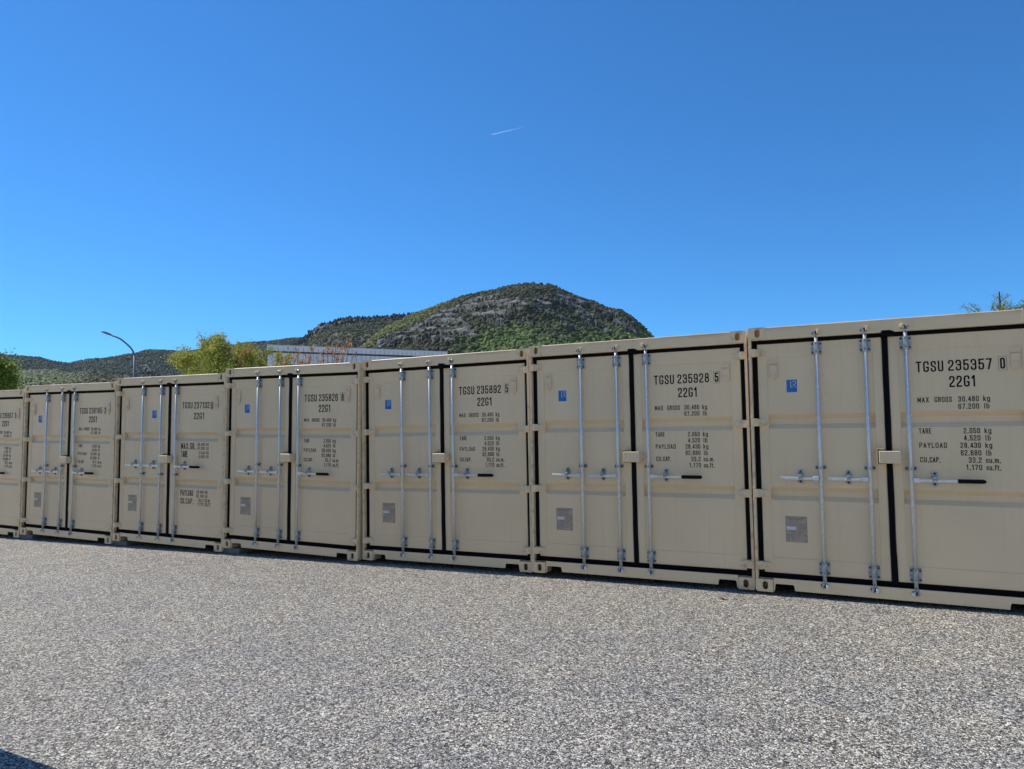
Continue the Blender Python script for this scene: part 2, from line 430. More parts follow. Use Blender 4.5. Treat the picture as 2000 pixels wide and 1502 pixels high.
def text(bm, s, x0, x1, z0, z1, y, weight=None, track=1.0):
    """word fitted to x0..x1, cap height z0..z1"""
    h = z1-z0; half = (weight if weight else h*.066)/1.0
    W = text_width(s); z0i, z1i = z0+half, z1-half
    sx = (x1-x0-2*half)/max(W, .05); sz = z1i-z0i
    cx = 0
    for ch in s:
        if ch == ' ': cx += .32+GAP; continue
        gw, strokes = G[ch]
        for pts, closed in strokes:
            pp = [((cx+p[0])*sx+x0+half, p[1]*sz+z0i) for p in pts]
            rp = round_poly(pp, closed, h*.17)
            stroke(bm, rp, closed, half, lambda q: q, y, 0)
        cx += gw+GAP

# ------------------------------------------------------------------ shipping container
CW, CH, CL = 2.438, 2.591, 6.058
YD, YP = .045, .050            # door frame face, door panel face (depth behind the posts)
_cache = {}
def cached(key, fn):
    if key not in _cache: _cache[key] = fn()
    return _cache[key]

def oval(cx, cz, wx, hz, n=20):
    r = wx/2; s = hz/2-r; out = []
    for k in range(n):
        a = 2*math.pi*k/n
        out.append((cx+r*math.cos(a), cz+r*math.sin(a)+(s if math.sin(a) >= 0 else -s)))
    return out

def m_casting(right, top, rear=False):
    b = MB(); x0, x1 = (0, .162); z0, z1 = (CH-.118, CH) if top else (0, .118)
    rr = .024
    # front plate with its outer edge rounded (outer = local x 0 side)
    def arc(cx, cz, a0, a1, k=5): return [(cx+rr*math.cos(rad(a0+(a1-a0)*i/k)), cz+rr*math.sin(rad(a0+(a1-a0)*i/k))) for i in range(k+1)]
    if top: outer = [(x1, z0), (x1, z1)] + arc(x0+rr, z1-rr, 90, 180) + [(x0, z0)]
    else: outer = [(x1, z1), (x0, z1)] + arc(x0+rr, z0+rr, 180, 270) + [(x1, z0)]
    hole = oval(.089, (z0+z1)/2, .051, .080)
    b.plate_hole(outer, hole, -.004, .024)
    # outer side, inner side, top/bottom plates
    if top:
        b.box(x0+.001, x0+.014, .024, .178, z0, z1-rr*.7); b.box(x1-.010, x1-.001, .024, .178, z0, z1)
        b.box(x0+.014, x1-.010, .024, .178, z0, z0+.012)
        t = MB(); t.plate_hole([(x0+.016, .024), (x1-.001, .024), (x1-.001, .178), (x0+.016, .178)], oval(.089, .1015, .0635, .124), z1-.024, z1-.001)
        tb = bmesh.new(); me = t.mesh('t'); tb.from_mesh(me); bpy.data.meshes.remove(me)
        b.add(tb, Matrix(((1, 0, 0, 0), (0, 0, 1, 0), (0, 1, 0, 0), (0, 0, 0, 1))))
    else:
        b.box(x0+.001, x0+.014, .024, .178, z0+rr*.7, z1); b.box(x1-.010, x1-.001, .024, .178, z0+.001, z1)
        b.box(x0+.014, x1-.010, .024, .178, z1-.012, z1-.001); b.box(x0+.02, x1-.010, .05, .178, z0+.001, z0+.012)
    b.box(x0+.014, x1-.010, .166, .177, z0+.012, z1-.024)
    nf = len(b.bm.faces)
    if top:      # cavity lining, its orange painted in for sunlight glowing through the holes
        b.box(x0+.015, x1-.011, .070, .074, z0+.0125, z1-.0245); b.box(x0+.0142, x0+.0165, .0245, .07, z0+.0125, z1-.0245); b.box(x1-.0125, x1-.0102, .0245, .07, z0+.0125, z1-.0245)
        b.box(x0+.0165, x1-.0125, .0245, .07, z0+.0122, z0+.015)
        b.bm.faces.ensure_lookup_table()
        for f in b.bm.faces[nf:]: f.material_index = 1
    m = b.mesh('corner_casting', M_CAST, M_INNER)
    if right:
        m.transform(Matrix.Translation((CW, 0, 0)) @ Matrix.Diagonal((-1, 1, 1, 1))); m.flip_normals()
    if rear:
        m.transform(Matrix.Translation((0, CL, 0)) @ Matrix.Diagonal((1, -1, 1, 1))); m.flip_normals()
    return m

def m_post(right):
    b = MB()
    b.prism([(.001, .0), (.027, .0), (.027, .062), (.16, .062), (.16, .15), (.001, .15)], .118, CH-.118, 'z')
    for z in (2.30, 1.608, .911, .210):           # hinge lugs on the post
        b.box(0, .024, -.004, .03, z-.030, z-.003, .002); b.box(0, .024, -.004, .03, z+.081, z+.105, .002)
    m = b.mesh('corner_post', M_CAST)
    if right:
        m.transform(Matrix.Translation((CW, 0, 0)) @ Matrix.Diagonal((-1, 1, 1, 1))); m.flip_normals()
    return m

def m_header():
    b = MB()
    b.prism([(.004, 2.464), (.0, 2.475), (.0, CH-.010), (.006, CH-.003), (.11, CH-.003), (.11, 2.40), (.075, 2.40), (.075, 2.464)], .162, CW-.162, 'x')
    b.box(.03, .162, .006, .10, 2.464, 2.4725); b.box(CW-.162, CW-.03, .006, .10, 2.464, 2.4725)
    return b.mesh('header_beam', M_HEADER)

def m_sill():
    b = MB()
    zb, zt = .026, .128
    pl = [(.166, zt), (.166, .010), (.174, .010), (.182, .074), (.192, .081), (.345, .081), (.353, .074), (.362, zb),
          (CW-.362, zb), (CW-.353, .074), (CW-.345, .081), (CW-.192, .081), (CW-.182, .074), (CW-.174, .010), (CW-.166, .010), (CW-.166, zt)]
    b.prism(pl, .006, .016, 'y')
    b.prism([(.006, zt), (.008, .134), (.09, .134), (.09, .118), (.016, .118), (.016, zt)], .166, CW-.166, 'x')
    b.prism([(.018, .119), (.05, .134), (.09, .134), (.09, .119)], .03, .166, 'x'); b.prism([(.018, .119), (.05, .134), (.09, .134), (.09, .119)], CW-.166, CW-.03, 'x')
    return b.mesh('sill_beam', M_PAINT)

def m_body(side):
    b = MB()
    # corrugated sides
    pitch = .278; pts_o = []
    y = .15; k = 0
    prof = []
    while y < CL-.16:
        prof += [(y, .010), (y+.072, .010), (y+.140, .044), (y+.210, .044)]; y += pitch
    prof = [(p[0], p[1]) for p in prof if p[0] < CL-.15] + [(CL-.15, .010)]
    for side in (side,):
        pts = [((p[1] if not side else CW-p[1]), p[0]) for p in prof]
        t = bmesh.new(); lo = [t.verts.new((x, yy, .16)) for x, yy in pts]; hi = [t.verts.new((x, yy, CH-.06)) for x, yy in pts]
        for i in range(len(pts)-1): t.faces.new((lo[i], lo[i+1], hi[i+1], hi[i]))
        b.add(t)
        x0 = 0.004 if not side else CW-.064
        b.box(x0, x0+.060, .178, CL-.178, CH-.062, CH-.004); b.box(x0, x0+.060, .178, CL-.178, .05, .17)
    return b.mesh('side_wall', M_PAINT)

def m_roof():
    b = MB()
    y = .112; prof = []
    while y < CL-.1:
        prof += [(y, CH-.012), (y+.10, CH-.012), (y+.12, CH-.030), (y+.20, CH-.030)]; y += .21
    prof.append((CL-.03, CH-.012))
    t = bmesh.new(); a = [t.verts.new((.06, p[0], p[1])) for p in prof]; c = [t.verts.new((CW-.06, p[0], p[1])) for p in prof]
    for i in range(len(prof)-1): t.faces.new((a[i], c[i], c[i+1], a[i+1]))
    b.add(t)
    return b.mesh('roof', M_PAINT)

def m_rear():
    b = MB(); b.box(.16, CW-.16, CL-.06, CL-.01, .03, CH-.01); b.box(.01, .16, CL-.12, CL-.01, .118, CH-.118); b.box(CW-.16, CW-.01, CL-.12, CL-.01, .118, CH-.118)
    return b.mesh('rear_wall', M_PAINT)
def m_underframe():
    b = MB(); b.box(.07, CW-.07, .10, CL-.07, .15, .20)
    for i in range(18): b.box(.07, CW-.07, .30+i*.31, .345+i*.31, .04, .155)
    b.box(.03, CW-.03, .11, .148, .14, 2.47)       # dark backing behind doors
    return b.mesh('underframe', M_FLOOR)

DOORS = {'L': (.077, 1.190, .164, 1.112), 'R': (1.237, 2.361, 1.318, 2.264)}
def m_door(s):
    xa, xb, pl, pr = DOORS[s]; zb, zt = .181, 2.425; pb, pt = .328, 2.288
    t = bmesh.new()
    def ring(o, i, y):
        O = [t.verts.new((x, y, z)) for x, z in ((o[0], o[2]), (o[1], o[2]), (o[1], o[3]), (o[0], o[3]))]
        I = [t.verts.new((x, y, z)) for x, z in ((i[0], i[2]), (i[1], i[2]), (i[1], i[3]), (i[0], i[3]))]
        for k in range(4): j = (k+1) % 4; t.faces.new((O[k], O[j], I[j], I[k]))
        return O, I
    e = .005
    O, I = ring((xa+e, xb-e, zb+e, zt-e), (pl, pr, pb, pt), YD)
    def outset(V, dx, dy, sgn):
        R = []
        for k, v in enumerate(V):
            sx = -1 if k in (0, 3) else 1; sz = -1 if k in (0, 1) else 1
            R.append(t.verts.new((v.co.x+sx*dx*sgn, v.co.y+dy, v.co.z+sz*dx*sgn)))
        for k in range(4): j = (k+1) % 4; t.faces.new((V[k], V[j], R[j], R[k]))
        return R
    R = outset(O, e, e, 1); outset(R, 0, .045, 1)
    R = outset(I, .002, YP-YD, -1); outset(R, 0, .05, -1)
    prof = [(pb, YP), (.886, YP), (.926, YP+.046), (.975, YP+.046), (1.018, YP), (1.584, YP), (1.628, YP+.046), (1.680, YP+.046), (1.725, YP), (pt, YP)]
    a = [t.verts.new((pl+.002, y, z)) for z, y in prof]; c = [t.verts.new((pr-.002, y, z)) for z, y in prof]
    for i in range(len(prof)-1): t.faces.new((a[i], c[i], c[i+1], a[i+1]))
    bmesh.ops.recalc_face_normals(t, faces=t.faces[:])
    b = MB(); b.add(t)
    return b.mesh('door', M_PAINT)

def m_gasket(s):
    b = MB(); y0, y1 = .047, .08; bv = .004
    if s == 'L':
        b.box(.024, 1.236, y0, y1, 2.427, 2.463, bv); b.box(.028, 1.236, y0, y1, .139, .180, bv); b.box(.028, 1.236, .012, y1, .1355, .1445, .002); b.box(.028, .074, y0+.002, y1, .18, 2.427, bv)
        b.prism([(1.190, 2.427), (1.190, 2.478), (1.196, 2.482), (1.262, 2.482), (1.288, 2.470), (1.300, 2.463), (1.30, 2.427)], -.004, .046, 'y', .002)
        b.box(.028, .090, y0-.001, y1, .135, .215, bv)
    else:
        b.box(1.300, 2.414, y0, y1, 2.427, 2.463, bv); b.box(1.237, 2.410, y0, y1, .139, .180, bv); b.box(1.237, 2.410, .012, y1, .1355, .1445, .002); b.box(2.364, 2.410, y0+.002, y1, .18, 2.427, bv)
        # centre overlap strip, slightly wavy
        n = 26; pts = []
        for i in range(n+1):
            z = .137+(2.47-.137)*i/n; pts.append((1.1905+.0018*math.sin(i*1.1)-(.010 if z > 2.39 else 0), z))
        for i in range(n, -1, -1):
            z = .137+(2.47-.137)*i/n; pts.append((1.2365+.002*math.sin(i*.8+1)+(.006 if z < .42 else 0), z))
        b.prism(pts, .034, .044, 'y')
        b.box(2.346, 2.410, y0-.001, y1, .135, .215, bv)
    return b.mesh('door_gasket', M_GASKET)

def m_hinge(s, z):
    """hinge blade from post to door"""
    t = bmesh.new()
    xs = [(.002, -.006, 0.0), (.060, -.010, 0.0), (.100, .006, .006), (.152, YD-.004, .016)]
    rows = []
    for x, y, dz in xs:
        rows.append([t.verts.new((x, y, z+dz)), t.verts.new((x, y, z+.078-dz)), t.verts.new((x, YD+.004, z+.078-dz)), t.verts.new((x, YD+.004, z+dz))])
    for i in range(3):
        for k in range(4): j = (k+1) % 4; t.faces.new((rows[i][k], rows[i+1][k], rows[i+1][j], rows[i][j]))
    t.faces.new(rows[0]); t.faces.new(rows[-1][::-1])
    bmesh.ops.recalc_face_normals(t, faces=t.faces[:])
    bmesh.ops.bevel(t, geom=[e for e in t.edges if max(v.co.y for v in e.verts) < .04], offset=.003, segments=2, affect='EDGES')
    b = MB(); b.add(t)
    b.prism([(.078, z+.018), (.122, z+.020), (.122, z+.023), (.078, z+.028)], -.010, YD, 'y')
    m = b.mesh('hinge', M_CAST)
    if s == 'R': m.transform(Matrix.Translation((CW, 0, 0)) @ Matrix.Diagonal((-1, 1, 1, 1))); m.flip_normals()
    return m

def m_clip(x):
    b = MB()
    b.box(x, x+.078, YP-.012, YP+.001, 2.224, 2.262, .002); b.box(x+.004, x+.074, YP-.020, YP+.001, 2.085, 2.214, .002)
    b.box(x+.016, x+.062, YP-.026, YP-.019, 2.098, 2.150, .002); b.box(x+.028, x+.048, YP-.009, YP+.001, 2.054, 2.086, .002)
    for dx in (.020, .058): b.tube((x+dx, YP-.017, 2.243), (x+dx, YP-.010, 2.243), .007, n=8)
    for dx in (.028, .039, .050): b.box(x+dx-.002, x+dx+.002, YP-.028, YP-.025, 2.10, 2.148)
    return b.mesh('placard_clip', M_CLIP)

def m_bar():
    b = MB()
    b.tube((0, .012, .10), (0, .012, 2.495), .0170, n=16)
    for z in (.105, 2.485): b.tube((0, .012, z-.012), (0, .012, z+.012), .021, n=14)
    return b.mesh('pipe', M_ZINC)
def m_bracket(z0, z1):
    b = MB()
    b.box(-.048, -.020, YD-.010, YD+.001, z0, z1, .003); b.box(.020, .048, YD-.010, YD+.001, z0, z1, .003)
    b.prism([(-.024, YD), (-.024, .005), (-.014, -.009), (.014, -.009), (.024, .005), (.024, YD)], z0+.004, z1-.004, 'z', .0015)
    return b.mesh('bar_bracket', M_ZINC)
def m_bolts(z0, z1, dz=.022, two=False):
    b = MB()
    for sx in (-1, 1):
        for z in ([(z0+z1)/2] if two else [z0+dz, z1-dz]):
            b.tube((sx*.035, YD-.012, z), (sx*.035, YD-.018, z), .0095, n=10)
    for z in ([(z0+z1)/2] if two else [z0+dz, z1-dz]): b.tube((0, -.008, z), (0, -.0105, z), .004, n=8)
    return b.mesh('bolts', M_DARK)
def m_guide(z):
    b = MB(); b.box(-.050, .050, YD-.008, YD+.001, z-.018, z+.018, .004)
    b.prism([(-.023, YD-.008), (-.023, .003), (-.014, -.008), (.014, -.008), (.023, .003), (.023, YD-.008)], z-.015, z+.015, 'z', .0015)
    return b.mesh('bar_guide', M_ZINC)
def m_cam(top, flip):
    b = MB(); sg = 1 if top else -1
    z = 2.497 if top else .103
    yk = .0 if top else .006
    b.prism([(-.022, z-sg*.018), (.022, z-sg*.018), (.026, z+sg*.006), (.012, z+sg*.010), (.004, z+sg*.026), (-.006, z+sg*.026), (-.012, z+sg*.010), (-.026, z+sg*.006)], -.012, .020, 'y', .003)
    s = -1 if flip else 1
    b.box(-s*.016-.011, -s*.016+.011, -.022, -.003, z+sg*.004, z+sg*.026, .004)
    b.tube((-s*.016, -.026, z+sg*.015), (-s*.016, -.020, z+sg*.015), .007, n=8)
    b.tube((0, .012, z-sg*.06), (0, .012, z-sg*.02), .0145, n=12)
    c = MB(); c.box(-.004, .010, -.020, .0, z-sg*.014, z+sg*.022, .003); c.box(-.034, -.024, -.008, .012, z-.012, z+.012, .003); c.tube((0, -.004, z-sg*.044), (0, -.012, z-sg*.044), .006, n=8)
    return two_tone('cam', b.mesh('a', M_ZINC), c.mesh('b', M_DARK), M_ZINC_DULL, M_DARK)
def m_keeper(top, flip):
    b = MB(); z = 2.510 if top else .090; s = -1 if flip else 1
    yk = 0.0 if top else .006
    b.prism([(s*.010, z-.020), (s*.034, z-.016), (s*.040, z), (s*.034, z+.018), (s*.012, z+.022)], -.028, yk+.001, 'y', .004)
    return b.mesh('cam_keeper', M_CAST if top else M_ZINC)
def m_handle(s, zh, grip):
    """s=-1 handle to the left, +1 to the right"""
    b = MB()
    def bx(xa, xb, *a, **k): b.box(min(s*xa, s*xb), max(s*xa, s*xb), *a, **k)
    bx(.014, .068, -.016, .020, zh-.024, zh+.024, bev=.005)
    b.tube((s*.045, -.018, zh+.004), (s*.045, -.010, zh+.004), .008, n=10)
    end = .36
    # flat bar with a slight kink towards the door
    pts = [(.055, -.010), (.12, -.014), (.20, -.020), (end, -.014), (end, -.006), (.20, -.012), (.12, -.006), (.055, .0)]
    b.prism([(s*p[0], p[1]) for p in pts], zh-.014, zh+.013, 'z', .002)
    return b.mesh('handle', M_ZINC)
def m_grip(zh):
    b = MB(); b.box(.356, .552, -.026, .002, zh-.018, zh+.018, .007, 2); b.tube((.552, -.012, zh), (.566, -.012, zh), .017, .010, n=12)
    return b.mesh('handle_grip', M_GRIP)
def m_hkeeper(s, zk):
    b = MB(); cx = s*.183
    b.prism([(p[0], p[1]) for p in oval(cx, zk, .050, .142, 20)], YD-.006, YD+.002, 'y', .001)
    b.prism([(YD-.004, zk-.030), (.0, zk-.026), (-.026, zk-.018), (-.030, zk-.006), (-.020, zk-.002), (-.018, zk-.010), (.004, zk-.014), (YD-.004, zk-.014)], cx-.020, cx+.020, 'x', .001)
    b.prism([(YD-.004, zk+.030), (.0, zk+.026), (-.024, zk+.020), (-.028, zk+.004), (-.022, zk+.003), (-.014, zk+.012), (.004, zk+.014), (YD-.004, zk+.014)], cx-.018, cx+.018, 'x', .001)
    c = MB()
    for dz in (-.048, .048): c.tube((cx, YD-.014, zk+dz), (cx, YD-.005, zk+dz), .011, n=10)
    c.box(cx-.015, cx+.015, -.006, .006, zk-.030, zk-.018)
    return two_tone('handle_keeper', b.mesh('a', M_ZINC), c.mesh('b', M_DARK), M_ZINC_DULL, M_DARK)

def m_lockbox():
    b = MB()
    b.prism([(1.131, 1.258), (1.131, 1.369), (1.306, 1.369), (1.306, 1.264), (1.300, 1.258)], -.062, .005, 'y', .004)
    # bracket behind it on the left door
    b.box(1.111, 1.117, -.025, YD, 1.247, 1.395, .001); b.box(1.117, 1.172, -.025, YD, 1.388, 1.395, .001); b.box(1.117, 1.185, -.018, YD, 1.244, 1.251, .001)
    b.prism([(1.306, 1.325), (1.330, 1.333), (1.336, 1.322), (1.330, 1.308), (1.306, 1.305)], -.004, .004, 'y')
    b.box(1.245, 1.318, .0, YD, 1.27, 1.36, .002)
    return b.mesh('lock_box', M_PAINT)

def m_sticker(x0, x1, z0, z1):
    b = MB(); y = YP-.0012
    b.box(x0, x1, y, YP, z0, z1)
    m = b.mesh('certification_sticker', M_WHITE)
    b = MB(); b.box(x0+.007, x1-.007, y-.0010, y, z0+.007, z1-.007)
    for k, fc in enumerate(b.bm.faces): fc.material_index = 1
    bm = b.bm
    t2 = bmesh.new()
    X = lambda u: x0+(x1-x0)*u
    Z = lambda v: z0+(z1-z0)*v
    yy = y-.0016
    def st(pts, hw, closed=False): stroke(t2, [(X(p[0]), Z(p[1])) for p in pts], closed, hw, lambda q: q, yy, 0)
    st([(.42, .86), (.42, .42), (.56, .42)], .0028)
    st([(.60, .78), (.64, .84), (.72, .86), (.80, .82), (.83, .74), (.78, .64), (.68, .61), (.60, .61)], .0028)
    st([(.66, .61), (.82, .40)], .0028); 
    for f in t2.faces: f.material_index = 0
    n0 = len(t2.faces)
    st([(.34, .92), (.90, .92), (.90, .34), (.34, .34)], .0007, True)
    for v, wd in ((.29, .35), (.25, .55), (.205, .40), (.16, .60), (.11, .30)):
        st([(.10, v), (.10+wd, v)], .0009)
    for k in range(9): st([(.13, .90-k*.055), (.22, .90-k*.055)], .0012)
    t2.faces.ensure_lookup_table()
    for f in t2.faces[n0:]: f.material_index = 2
    tm = bpy.data.meshes.new('t'); t2.to_mesh(tm); t2.free(); bm.from_mesh(tm)
    mm = bpy.data.meshes.new('t2'); m2 = bmesh.new(); m2.from_mesh(m)
    bm.to_mesh(mm); m2.from_mesh(mm); m2.to_mesh(m); m2.free(); bm.free()
    for q in (tm, mm): bpy.data.meshes.remove(q)
    m.materials.append(M_BLUE); m.materials.append(M_LBLUE)
    return m

def m_dataplate(x0, x1, z0, z1):
    """metal plate with etched lines of small print"""
    out = bmesh.new(); y = YP-.002
    b = MB(); b.box(x0, x1, y, YP, z0, z1, .0005)
    pm = b.mesh('p'); out.from_mesh(pm); bpy.data.meshes.remove(pm)
    t = bmesh.new(); W_, H_ = x1-x0, z1-z0; yy = y-.0006
    X = lambda u: x0+W_*u
    Z = lambda v: z1-H_*v
    def tx(s, u0, u1, v0, v1): text(t, s, X(u0), X(u1), Z(v1), Z(v0), yy, weight=(v1-v0)*H_*.07)
    tx('APPROVED FOR TRANSPORT', .08, .90, .055, .095); tx('UNDER CUSTOMS SEAL', .17, .83, .11, .15)
    tx('/ B / C / D /', .22, .78, .19, .23); tx('TYPE OF CONTAINER 22G1', .06, .92, .28, .315)
    tx('MANUFACTURER', .55, .95, .42, .455); tx('SERIAL NUMBER', .58, .93, .475, .51)
    tx('CSC SAFETY APPROVAL', .2, .88, .56, .60); tx('FLOOR TIMBER', .26, .7, .62, .655)
    for k in range(6):
        tx(['DATE MANUFACTURED', 'IDENTIFICATION', 'MAXIMUM GROSS', 'ALLOWABLE STACK', 'RACKING FORCE', 'END WALL'][k], .05, .42, .69+k*.045, .715+k*.045)
        if k < 5: tx(['30.480 KG', '67.200 LB', '213.360', '15.240', '33.2'][k], .48, .76, .69+k*.045, .715+k*.045)
    tx('ACEP', .83, .95, .71, .75); tx('2023', .83, .95, .90, .94)
    for f in t.faces: f.material_index = 1
    for (u0, v0, u1, v1) in ((.03, .025, .97, .025), (.97, .025, .97, .975), (.97, .975, .03, .975), (.03, .975, .03, .025), (.03, .345, .97, .345), (.03, .39, .97, .39)):
        stroke(t, [(X(u0), Z(v0)), (X(u1), Z(v1))], False, .0007, lambda q: q, yy, 0)
    for f in t.faces: f.material_index = 1
    n0 = len(t.faces)
    b = MB(); b.box(X(.05), X(.48), yy-.0006, yy, Z(.52), Z(.40)); pm = b.mesh('p')
    t.from_mesh(pm); bpy.data.meshes.remove(pm); t.faces.ensure_lookup_table()
    for f in t.faces[n0:]: f.material_index = 2
    pm = bpy.data.meshes.new('p'); t.to_mesh(pm); t.free(); out.from_mesh(pm); bpy.data.meshes.remove(pm)
    m = bpy.data.meshes.new('data_plate'); out.to_mesh(m); out.free()
    for q in (M_PLATE, M_PRINT, M_WHITE): m.materials.append(q)
    return m

YT = YP-.0012
def m_serial(num, chk, variant):
    bm = bmesh.new()
    if variant:
        text(bm, 'TGSU', 1.481, 1.702, 2.081, 2.178, YT); text(bm, num, 1.739, 2.062, 2.079, 2.176, YT); text(bm, chk, 2.094, 2.136, 2.070, 2.170, YT)
        bx = (2.082, 2.148, 2.062, 2.180)
    else:
        text(bm, 'TGSU', 1.460, 1.676, 2.082, 2.180, YT); text(bm, num, 1.713, 2.042, 2.084, 2.181, YT); text(bm, chk, 2.102, 2.138, 2.084, 2.181, YT)
        bx = (2.090, 2.150, 2.072, 2.193)
    stroke(bm, [(bx[0], bx[2]), (bx[0], bx[3]), (bx[1], bx[3]), (bx[1], bx[2])], True, .0010, lambda q: q, YT, 0)
    m = bpy.data.meshes.new('serial_number'); bm.to_mesh(m); bm.free(); m.materials.append(M_BLACK); return m
def m_size(variant):
    bm = bmesh.new()
    if variant: text(bm, '22G1', 1.736, 1.953, 1.919, 2.018, YT)
    else: text(bm, '22G1', 1.716, 1.914, 1.938, 2.038, YT)
    m = bpy.data.meshes.new('size_code'); bm.to_mesh(m); bm.free(); m.materials.append(M_BLACK); return m
def m_weights(variant):
    import collections
    rows = collections.defaultdict(bmesh.new)
    def row(s, x0, x1, z0, z1): text(rows[(s, x0, z0)], s, x0, x1, z0, z1, YT, weight=(z1-z0)*(.062 if variant and z1-z0 > .06 else .066))
    if not variant:
        for s, x0, x1, z in [('MAX', 1.461, 1.550, 1.806), ('GROSS', 1.595, 1.729, 1.806), ('30.480', 1.778, 1.932, 1.806), ('kg', 1.965, 2.014, 1.806),
                             ('67.200', 1.776, 1.932, 1.741), ('lb', 1.968, 2.008, 1.741), ('TARE', 1.460, 1.559, 1.525), ('2.050', 1.806, 1.929, 1.525), ('kg', 1.962, 2.012, 1.525),
                             ('4.520', 1.806, 1.929, 1.461), ('lb', 1.965, 2.005, 1.461), ('PAYLOAD', 1.459, 1.674, 1.396), ('28.430', 1.777, 1.930, 1.396), ('kg', 1.963, 2.013, 1.396),
                             ('62.680', 1.777, 1.930, 1.330), ('lb', 1.965, 2.004, 1.330), ('CU.', 1.461, 1.529, 1.266), ('CAP.', 1.535, 1.620, 1.266), ('33.2', 1.834, 1.930, 1.266), ('cu.m.', 1.962, 2.071, 1.266),
                             ('1.170', 1.812, 1.931, 1.202), ('cu.ft.', 1.963, 2.071, 1.202)]:
            row(s, x0, x1, z, z+.048)
    else:
        for s, x0, x1, z, h in [('MAX.', 1.474, 1.655, 1.466, .097), ('GR.', 1.670, 1.784, 1.466, .097), ('30.480', 1.827, 1.980, 1.519, .044), ('KG', 2.010, 2.062, 1.519, .044), ('67.200', 1.827, 1.980, 1.461, .044), ('LB', 2.010, 2.060, 1.461, .044),
                                ('TARE', 1.477, 1.616, 1.347, .095), ('2.040', 1.855, 1.983, 1.395, .044), ('KG', 2.012, 2.064, 1.395, .044), ('4.500', 1.855, 1.983, 1.338, .044), ('LB', 2.012, 2.062, 1.338, .044),
                                ('PAYLOAD', 1.481, 1.754, .770, .086), ('28.440', 1.825, 1.976, .812, .046), ('KG', 2.004, 2.056, .812, .046), ('62.700', 1.825, 1.976, .752, .046), ('LB', 2.004, 2.054, .752, .046),
                                ('CU.', 1.485, 1.585, .648, .086), ('CAP.', 1.600, 1.765, .648, .086), ('33.2', 1.868, 1.976, .688, .046), ('CU.M.', 2.005, 2.118, .688, .046), ('1.172', 1.852, 1.976, .630, .046), ('CU.FT.', 2.005, 2.130, .630, .046)]:
            row(s, x0, x1, z, z+h)
    out = []
    for k, bm in rows.items():
        m = bpy.data.meshes.new('weight_marking'); bm.to_mesh(m); bm.free(); m.materials.append(M_BLACK); out.append(m)
    return out

def container(name, loc, yaw, tilt, label, num=None, chk=None, variant=False, group='beige shipping containers standing in a row'):
    root = link(name, None); root.location = loc; root.rotation_euler = (0, -tilt, yaw); root.empty_display_size = .3
    tag(root, label, 'shipping container', group)
    for right in (0, 1):
        for top in (0, 1):
            for rear in (0, 1):
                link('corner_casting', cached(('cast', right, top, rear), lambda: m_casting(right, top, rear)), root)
        link('corner_post', cached(('post', right), lambda: m_post(right)), root)
    link('header_beam', cached('header', m_header), root)
    link('sill_beam', cached('sill', m_sill), root)
    for sd in (0, 1): link('side_wall', cached(('body', sd), lambda: m_body(sd)), root)
    link('roof', cached('roof', m_roof), root)
    link('rear_wall', cached('rear', m_rear), root)
    link('underframe', cached('under', m_underframe), root)
    link('lock_box', cached('lockbox', m_lockbox), root)
    for s in 'LR':
        d = link('door', cached(('door', s), lambda: m_door(s)), root)
        link('door_gasket', cached(('gasket', s), lambda: m_gasket(s)), d)
        for z in (2.30, 1.608, .911, .210): link('hinge', cached(('hinge', s, z), lambda: m_hinge(s, z)), d)
        link('placard_clip', cached(('clip', s), lambda: m_clip(.186 if s == 'L' else 2.177)), d)
        if s == 'L' and num:
            sx = .80 if variant else .336
            link('certification_sticker', cached(('sticker', sx), lambda: m_sticker(sx, sx+.110, 1.932, 2.068)), d)
            link('data_plate', cached('plate', lambda: m_dataplate(.288, .486, .484, .734)), d)
        if s == 'R' and num:
            link('serial_number', m_serial(num, chk, variant), d)
            link('size_code', cached(('size', variant), lambda: m_size(variant)), d)
            for mw in cached(('wt', variant), lambda: m_weights(variant)): link('weight_marking', mw, d)
    zh, zg = (1.206, 1.080) if variant else (1.106, 1.209)
    zk = zh+.014
    for k, (x, sd) in enumerate(((.628, -1), (1.050, -1), (1.384, 1))):
        r = link('locking_bar', cached('bar', m_bar), root, loc=(x, 0, 0))
        for z0, z1 in ((2.295, 2.418), (.192, .317)):
            link('bar_bracket', cached(('br', z0), lambda: two_tone('bar_bracket', m_bracket(z0, z1), m_bolts(z0, z1), M_ZINC_DULL, M_DARK)), r)
        link('bar_guide', cached(('guide', zg), lambda: two_tone('bar_guide', m_guide(zg), m_bolts(zg-.018, zg+.018, two=True), M_ZINC_DULL, M_DARK)), r)
        for top in (0, 1):
            fl = (k == 2)
            link('cam', cached(('cam', top, fl), lambda: m_cam(top, fl)), r)
            link('cam_keeper', cached(('ck', top, fl), lambda: m_keeper(top, fl)), r)
        link('handle', cached(('handle', sd, zh), lambda: m_handle(sd, zh, sd > 0)), r)
        link('handle_keeper', cached(('hk', sd, zk), lambda: m_hkeeper(sd, zk)), r)
        if sd > 0: link('handle_grip', cached(('grip', zh), lambda: m_grip(zh)), r)
    return root

